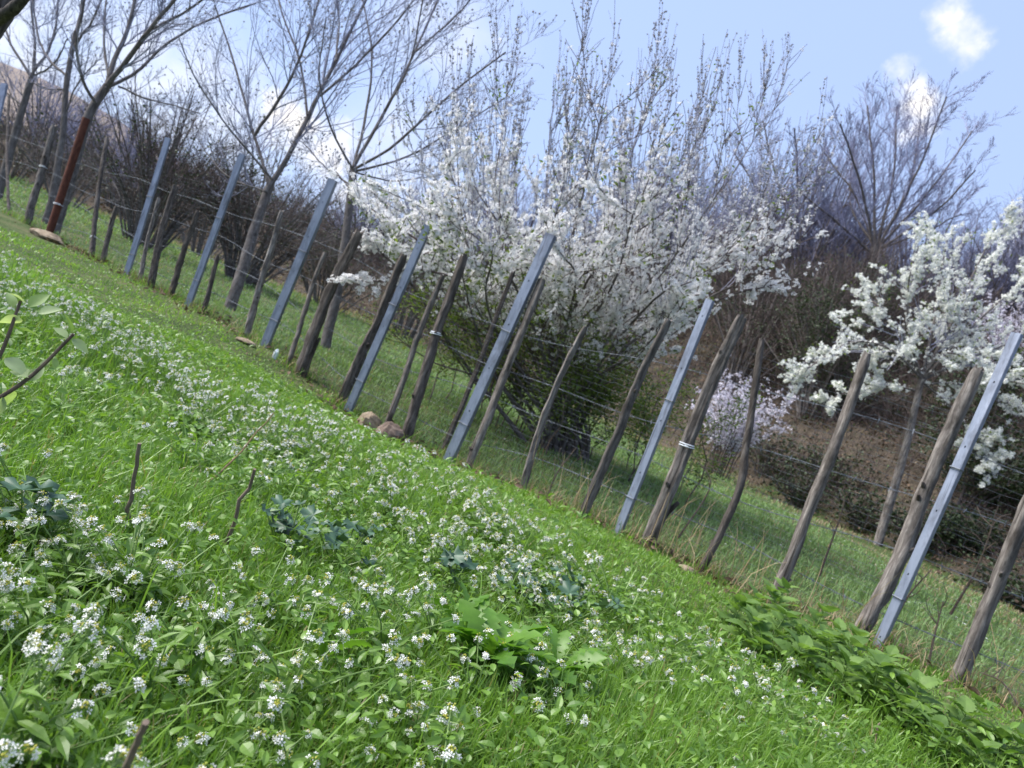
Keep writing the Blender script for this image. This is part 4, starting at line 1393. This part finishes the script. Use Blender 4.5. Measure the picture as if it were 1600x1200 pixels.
def pear_tree():
    d = 8.8
    base = on_ground(1370, 852)
    d = float((base - CAM) @ FW)
    root = thing('pear_tree', 'young white pear tree with a slim grey trunk behind the right hand posts', 'tree', base)
    TP, TR = limbs3([([(1370, 856), (1395, 770), (1415, 700), (1440, 592)], 22, 18, 0)], d, 16)
    mb = MB(); mb.tubes(TP, TR * np.linspace(1.2, 1, 16), 9, .9, rough=.05); mb.build('trunk', M['post_wood'], root, smooth=True)
    limbs = [([(1440, 592), (1480, 520), (1520, 430), (1545, 380)], 9, 4, .2), ([(1440, 592), (1420, 520), (1420, 440), (1435, 385)], 8, 4, -.3), ([(1440, 592), (1460, 500), (1470, 430), (1480, 375)], 9, 4, .4),
             ([(1440, 592), (1390, 545), (1330, 535), (1262, 575)], 8, 4, -.4), ([(1440, 595), (1500, 565), (1570, 540), (1640, 520)], 8, 4, .3), ([(1440, 592), (1390, 500), (1360, 470), (1330, 490)], 7, 3, .5),
             ([(1445, 590), (1530, 500), (1600, 440), (1640, 420)], 8, 4, -.5), ([(1440, 600), (1500, 600), (1560, 620), (1620, 650)], 7, 3, -.2), ([(1430, 610), (1380, 600), (1320, 615), (1285, 630)], 6, 3, .4),
             ([(1445, 600), (1490, 640), (1530, 690), (1555, 725)], 6, 3, -.4), ([(1440, 592), (1510, 460), (1560, 400)], 7, 3, .9), ([(1440, 592), (1480, 550), (1560, 590), (1600, 600)], 6, 3, -.9)]
    LP, LR = limbs3(limbs, d, 14)
    for k in range(len(LP)):
        mb = MB(); mb.tubes(LP[k], LR[k], 7, .5, rough=.04); mb.build('limb', M['trunk'], root, smooth=True)
    c = MB()
    A, AR = spawn(LP, LR, 14, .15, 1, .40, .8, .12, .12, 7, .5, .0035, .4); c.tubes(A, AR, 4)
    B, BR = spawn(A, AR, 8, .15, 1, .5, .75, .1, .12, 5, .65, .0025, .6); c.tubes(B, BR, 3)
    c.build('twigs', M['twig'], root)
    fl = MB()

    def dens(p): return (.6 + .4 * (lump(p[:, 0] * 1.2, p[:, 2], 2.6, 2.3) > .36))
    put_flowers(fl, clustered(B, 3500, 7, .013, dens), .0175, .003)
    put_flowers(fl, clustered(A, 1100, 7, .013, dens), .0175, .003)
    put_flowers(fl, clustered(LP, 120, 8, .02, dens), .018, .004)
    fl.build('blossom', M['pear_blossom'], root)
    lf = MB(); p = clustered(B, 700, 3, .04); m = len(p)
    lf.inst(YL, YLQ, None, p, frames(leaf_dirs(m, (-.4, .9)), rng.normal(0, .7, m), rng.uniform(.025, .05, m)))
    lf.build('foliage', M['young_leaf'], root)


pear_tree()


def small_blossom(px, py, d, w, h, label, name='blossom_bush', mat='pink_blossom', n=34, fl_n=1500):
    base = P(px, py, d); base[2] = float(gz(base[0], base[1]))
    root = thing(name, label, 'bush', base, None)
    k = n
    a = rng.random(k) * 6.28; sp = np.sqrt(rng.random(k)) * w / 2
    top = base + np.stack([np.cos(a) * sp, np.sin(a) * sp, h * rng.uniform(.55, 1.05, k)], 1)
    mid = base + (top - base) * np.array([.35, .35, .5])
    LP = np.stack([resample([base + (t_ - base) * np.array([.25, .25, 0]) - [0, 0, .05], m_, t_], 9) for m_, t_ in zip(mid, top)])
    LR = np.tile(np.linspace(.008, .004, 9), (k, 1))
    c = MB(); c.tubes(LP, LR, 4)
    A, AR = spawn(LP, LR, 8, .25, 1, .35, .6, .2, .1, 6, .6, .004, .5); c.tubes(A, AR, 3)
    c.build('twigs', M['brush_twig'], root)
    fl = MB(); put_flowers(fl, clustered(A, fl_n, 4, .03, lambda p: sstep(base[2] + .15 * h, base[2] + .5 * h, p[:, 2])), .02, .01)
    fl.build('blossom', M[mat], root)


small_blossom(1150, 668, 11.2, 1.7, 1.55, 'small pale lilac blossom bush seen between two posts on the far field edge')
small_blossom(1600, 480, 15, 2.0, 2.2, 'pale pinkish blossom bush cut by the right edge above the pear tree')


# ------------------------------------------------------------------ brush on the bank


def undergrowth():
    mb = MB()
    n = 46000
    a = np.radians(rng.uniform(-52, 56, n)); d = 6 + 32 * rng.random(n) ** 1.2
    x, y = d * np.sin(a), d * np.cos(a)
    b = bank_dist(x, y)
    dens = (.55 * sstep(-.1, .5, b) + .45 * sstep(.6, 3.4, b + 1.2 * (lump(x, y, .5, 2) - .5))) * (.45 + .7 * lump(x, y, .55, 5))
    k = (b > 0) & (b < 16) & (rng.random(n) < dens)
    x, y, d, b = x[k], y[k], d[k], b[k]; n = len(x)
    h = (.50 + 1.1 * sstep(1, 6, b)) * rng.uniform(.5, 1.3, n) * (.6 + .7 * lump(x, y, .8, 1.3))
    az = rng.random(n) * 6.28; lean = rng.uniform(.15, .9, n)
    base = np.stack([x, y, gz(x, y) - .05], 1)
    rows = []
    for t in np.linspace(0, 1, 6):
        p = base + np.stack([np.cos(az) * lean * h * t * t, np.sin(az) * lean * h * t * t, h * (t - .32 * lean * t ** 2.5)], 1)
        rows.append(p + rng.normal(0, .02, p.shape) * t)
    C = np.stack(rows, 1)
    R = (rng.uniform(.003, .007, n) * np.maximum(1, d / 14))[:, None] * np.linspace(1, .45, 6)[None]
    mb.tubes(C, R, 3)
    D, DR = spawn(C, R, 4, .2, 1, .5, .7, .1, .12, 4, .6, .003, .6); mb.tubes(D, DR, 3)
    tag(mb.build('undergrowth', M['brush_twig']), 'tangled brown leafless brush covering the bank', 'undergrowth', None, 'stuff')
    # dark evergreen bramble leaves in patches
    iv = MB()
    n = 110000
    a = np.radians(rng.uniform(-52, 56, n)); d = 6 + 30 * rng.random(n) ** 1.2
    x, y = d * np.sin(a), d * np.cos(a); b = bank_dist(x, y)
    k = (b > .6) & (b < 14) & (lump(x, y, .95, 9.1) + .22 * sstep(2, 6, b) + rng.normal(0, .09, n) > .60)
    x, y, d, b = x[k], y[k], d[k], b[k]; n = len(x)
    z = gz(x, y) + rng.random(n) ** .7 * (.3 + .9 * sstep(1, 5, b)) * (.4 + lump(x, y, 1.4, 1.3))
    v, q = leaf_tpl(.7, 3, 0, .3, .3)
    iv.inst(v, q, None, np.stack([x, y, z], 1), frames(leaf_dirs(n, (-.7, .8)), rng.normal(0, .8, n), rng.uniform(.025, .06, n) * np.maximum(1, d / 14)))
    tag(iv.build('bramble_leaves', M['ivy']), 'dark green bramble leaves in patches on the bank', 'undergrowth', None, 'stuff')
    lt = MB()
    n = 110000
    a = np.radians(rng.uniform(-52, 56, n)); d = 6 + 26 * rng.random(n) ** 1.1
    x, y = d * np.sin(a), d * np.cos(a); b = bank_dist(x, y)
    k = (b > -.9) & (b < 9) & (rng.random(n) < sstep(-.9, .6, b) * (.3 + lump(x, y, .9, 2.2)))
    x, y, d = x[k], y[k], d[k]; n = len(x)
    lt.inst(v, q, None, np.stack([x, y, gz(x, y) + rng.uniform(.01, .14, n)], 1), frames(leaf_dirs(n, (-.5, 1.0)), rng.normal(0, .9, n), rng.uniform(.025, .06, n) * np.maximum(1, d / 12)))
    tag(lt.build('dead_bracken', M['litter']), 'reddish brown dead bracken and leaf litter on the bank', 'undergrowth', None, 'stuff')


undergrowth()


def bare_shrub(px, py, d, w, h, label, n=26, ivy=0, tw='brush_twig', group='bare shrubs on the bank', name='bare_shrub', cat='shrub', rm=.004, sub=(8, 6)):
    base = P(px, py, d); base[2] = float(gz(base[0], base[1]))
    root = thing(name, label, cat, base, group)
    k = n
    a = rng.random(k) * 6.28; sp = np.sqrt(rng.random(k)) * w / 2
    top = base + np.stack([np.cos(a) * sp, np.sin(a) * sp, h * np.sqrt(np.maximum(.12, 1 - .75 * (sp / (w / 2)) ** 2)) * rng.uniform(.75, 1.05, k)], 1)
    mid = base + (top - base) * np.array([.4, .4, .45])
    b0 = base + np.stack([np.cos(a) * sp * .15, np.sin(a) * sp * .15, np.full(k, -.08)], 1)
    LP = np.stack([resample([b_, m_, t_], 9) for b_, m_, t_ in zip(b0, mid, top)])
    LP[:, 1:] += np.cumsum(rng.normal(0, .012, (k, 8, 3)), axis=1)
    LR = np.tile(np.linspace(.022, .006, 9), (k, 1)) * max(.6, h / 3)
    c = MB(); c.tubes(LP, LR, 5); c.build('stems', M['trunk'], root)
    c = MB()
    A, AR = spawn(LP, LR, sub[0], .2, 1, .4, .65, .1, .13, 6, .55, rm, .4); c.tubes(A, AR, 4)
    B, BR = spawn(A, AR, sub[1], .1, 1, .45, .7, .1, .15, 4, .65, rm * .8, .6); c.tubes(B, BR, 3)
    c.build('crown', M[tw], root)
    if ivy:
        p = clustered(A, ivy * 2, 4, .08); m = len(p); v, q = leaf_tpl(.7, 3, 0, .3, .3)
        lf = MB(); lf.inst(v, q, None, p, frames(leaf_dirs(m, (-.7, .8)), rng.normal(0, .8, m), rng.uniform(.03, .06, m))); lf.build('foliage', M['ivy'], root)


bare_shrub(240, 340, 12.5, 3.6, 2.9, 'dense dark shrub with tangled twigs right of the forked tree', 48, 140)
bare_shrub(395, 390, 13.5, 3.8, 2.9, 'dark rounded shrub standing behind the dark trunked two stemmed tree', 48, 120)
bare_shrub(110, 300, 18, 5, 2.4, 'dark purple brown shrub behind the rusty pole on the far field edge', 30, 60)
bare_shrub(320, 385, 19, 4.5, 2.6, 'brown leafless shrub between the two rounded dark shrubs', 30, 40)
bare_shrub(520, 450, 17, 4.5, 2.5, 'brown shrub behind the spreading tree left of the blossom bush', 32, 150)
bare_shrub(640, 500, 17, 4, 3.0, 'brown shrub seen through the left boughs of the blossom bush', 30, 120)
bare_shrub(20, 265, 20, 5, 2.0, 'low dark shrub at the left edge below the pale brown hill', 26, 60)
bare_shrub(1270, 640, 15, 3.0, 3.2, 'dark evergreen tangled shrub right of the big blossom bush', 30, 900)
bare_shrub(1340, 540, 17.5, 4.2, 3.4, 'tall brown leafless thicket on the bank above the pear tree', 50, 60)
bare_shrub(1530, 720, 10.5, 2.4, 1.5, 'low dark green bramble mound right of the pear trunk', 24, 900)
bare_shrub(1560, 640, 13, 3.0, 1.8, 'dark bramble mound at the right edge behind the pear blossom', 24, 900)
bare_shrub(1520, 810, 9.2, 1.0, .5, 'small green bramble tuft low on the brown bank at right', 12, 300)
bare_shrub(1150, 600, 17, 3.4, 3.0, 'brown thicket behind the pale lilac bush', 32, 200)

# far bare trees on top of the bank: px, py of the foot, depth, width, height
far = [(1230, 420, 23, 5.0, 4.6, 'lilac grey bare tree right behind the big blossom bush', 40),
       (1120, 400, 25, 6, 4.4, 'lilac grey bare tree hidden behind the wand twigs of the blossom bush', 40), (980, 380, 27, 6, 4.6, 'pale bare tree behind the middle of the blossom bush', 40), (820, 380, 27, 6, 4.2, 'pale bare tree behind the left half of the blossom bush', 40),
       (1490, 480, 24, 4.6, 4.2, 'low bare tree right of the domed tree above the pear', 40), (1630, 500, 20, 5, 5.6, 'bare tree cut by the right edge of the picture', 40), (690, 390, 24, 5, 3.4, 'low bare tree between the spreading tree and blossom bush', 36),
       (200, 290, 24, 6, 3.6, 'greyish bare tree behind the dense dark shrub', 36), (60, 240, 26, 7, 4.2, 'greyish bare tree far behind the left edge', 36), (560, 400, 26, 6, 3.4, 'greyish bare tree far behind the spreading tree', 36)]
for (px, py, d, w, h, l, n) in far:
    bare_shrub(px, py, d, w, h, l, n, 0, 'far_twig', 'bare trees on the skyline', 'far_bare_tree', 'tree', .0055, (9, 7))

bare_tree('wide domed bare tree on the bank crest under the white cloud', 20, ([(1345, 500), (1358, 440), (1368, 385)], 26, 22, 0),
          [([(1368, 385), (1330, 300), (1285, 240)], 9, 4, .8), ([(1365, 390), (1345, 280), (1315, 190)], 9, 4, -1), ([(1368, 385), (1365, 270), (1355, 165)], 9, 4, .3), ([(1370, 385), (1400, 270), (1405, 165)], 9, 4, 1.2),
           ([(1372, 385), (1430, 270), (1480, 150)], 9, 4, -.6), ([(1372, 385), (1450, 300), (1515, 205)], 8, 4, .5), ([(1370, 390), (1460, 330), (1525, 265)], 8, 4, -1.2), ([(1362, 395), (1300, 340), (1245, 300)], 8, 4, -.4),
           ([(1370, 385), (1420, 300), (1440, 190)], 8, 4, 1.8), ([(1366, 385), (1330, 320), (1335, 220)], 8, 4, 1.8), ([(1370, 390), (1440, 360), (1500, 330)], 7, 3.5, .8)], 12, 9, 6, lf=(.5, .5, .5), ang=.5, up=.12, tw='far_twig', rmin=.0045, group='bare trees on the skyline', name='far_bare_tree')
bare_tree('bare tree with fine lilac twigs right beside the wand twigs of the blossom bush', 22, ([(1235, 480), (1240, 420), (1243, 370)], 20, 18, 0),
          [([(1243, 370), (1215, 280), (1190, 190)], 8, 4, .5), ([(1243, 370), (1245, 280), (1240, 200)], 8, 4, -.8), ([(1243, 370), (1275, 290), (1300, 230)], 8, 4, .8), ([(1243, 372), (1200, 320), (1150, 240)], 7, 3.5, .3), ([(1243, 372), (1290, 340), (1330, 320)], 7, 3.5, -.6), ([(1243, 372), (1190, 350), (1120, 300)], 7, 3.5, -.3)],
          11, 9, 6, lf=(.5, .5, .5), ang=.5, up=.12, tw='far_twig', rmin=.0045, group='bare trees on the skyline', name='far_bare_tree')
bare_shrub(1265, 520, 17, 3.6, 3.0, 'dark brown thicket directly right of the big blossom bush crown', 44, 120)
bare_shrub(1400, 500, 18, 4.4, 3.4, 'dense brown thicket under the wide domed bare tree', 50, 60)
bare_shrub(1210, 470, 19, 4.0, 3.2, 'brown thicket half hidden by the right boughs of the blossom bush', 44, 60)
bare_shrub(1330, 600, 14.5, 2.6, 1.7, 'low dark thicket left of the pear crown on the bank', 34, 200)

bare_shrub(1378, 430, 19.6, 4.2, 3.0, 'brown tangle of thin stems round the foot of the wide domed tree', 60, 0, sub=(9, 7))
bare_shrub(1290, 430, 19.6, 3.6, 2.6, 'brown tangle left of the foot of the wide domed tree', 50, 0, sub=(9, 7))
bare_shrub(1480, 470, 19.4, 4.0, 2.6, 'brown tangle right of the foot of the wide domed tree', 50, 0, sub=(9, 7))
bare_shrub(1180, 420, 21, 4.6, 3.0, 'brown tangle behind the right half of the blossom bush', 50, 0, sub=(9, 7))
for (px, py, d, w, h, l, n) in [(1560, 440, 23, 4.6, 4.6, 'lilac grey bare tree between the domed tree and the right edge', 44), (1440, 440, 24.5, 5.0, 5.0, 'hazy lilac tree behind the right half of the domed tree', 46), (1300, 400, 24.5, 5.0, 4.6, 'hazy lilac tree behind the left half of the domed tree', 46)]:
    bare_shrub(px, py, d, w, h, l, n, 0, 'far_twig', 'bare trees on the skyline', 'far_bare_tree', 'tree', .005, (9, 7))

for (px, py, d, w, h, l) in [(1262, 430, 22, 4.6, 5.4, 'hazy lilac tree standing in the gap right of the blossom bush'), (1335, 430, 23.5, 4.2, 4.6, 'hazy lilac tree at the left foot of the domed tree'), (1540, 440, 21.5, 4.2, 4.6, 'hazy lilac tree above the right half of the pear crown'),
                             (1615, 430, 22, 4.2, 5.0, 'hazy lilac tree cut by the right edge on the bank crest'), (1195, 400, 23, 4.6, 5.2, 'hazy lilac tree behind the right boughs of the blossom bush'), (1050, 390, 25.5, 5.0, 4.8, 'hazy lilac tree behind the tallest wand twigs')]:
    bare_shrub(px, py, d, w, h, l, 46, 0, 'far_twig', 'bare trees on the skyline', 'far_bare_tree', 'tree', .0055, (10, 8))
for (px, py, d, w, h, l) in [(1285, 690, 11.2, 1.3, .55, 'low dark bramble tuft between the two slim dark posts and cracked post'), (1235, 640, 12.6, 1.8, .8, 'low dark bramble patch just right of the pale lilac bush'), (1392, 720, 10.2, 1.2, .5, 'low bramble tuft left of the pear trunk'),
                             (1335, 655, 11.6, 1.6, .7, 'low bramble patch under the left boughs of the pear tree'), (1455, 780, 9.4, 1.0, .45, 'small bramble tuft right of the pear trunk foot'), (1580, 900, 8.0, .9, .4, 'small bramble tuft near the right edge at the foot of the bank')]:
    bare_shrub(px, py, d, w, h, l, 22, 150, group='brambles on the bank', name='bramble', cat='bramble')
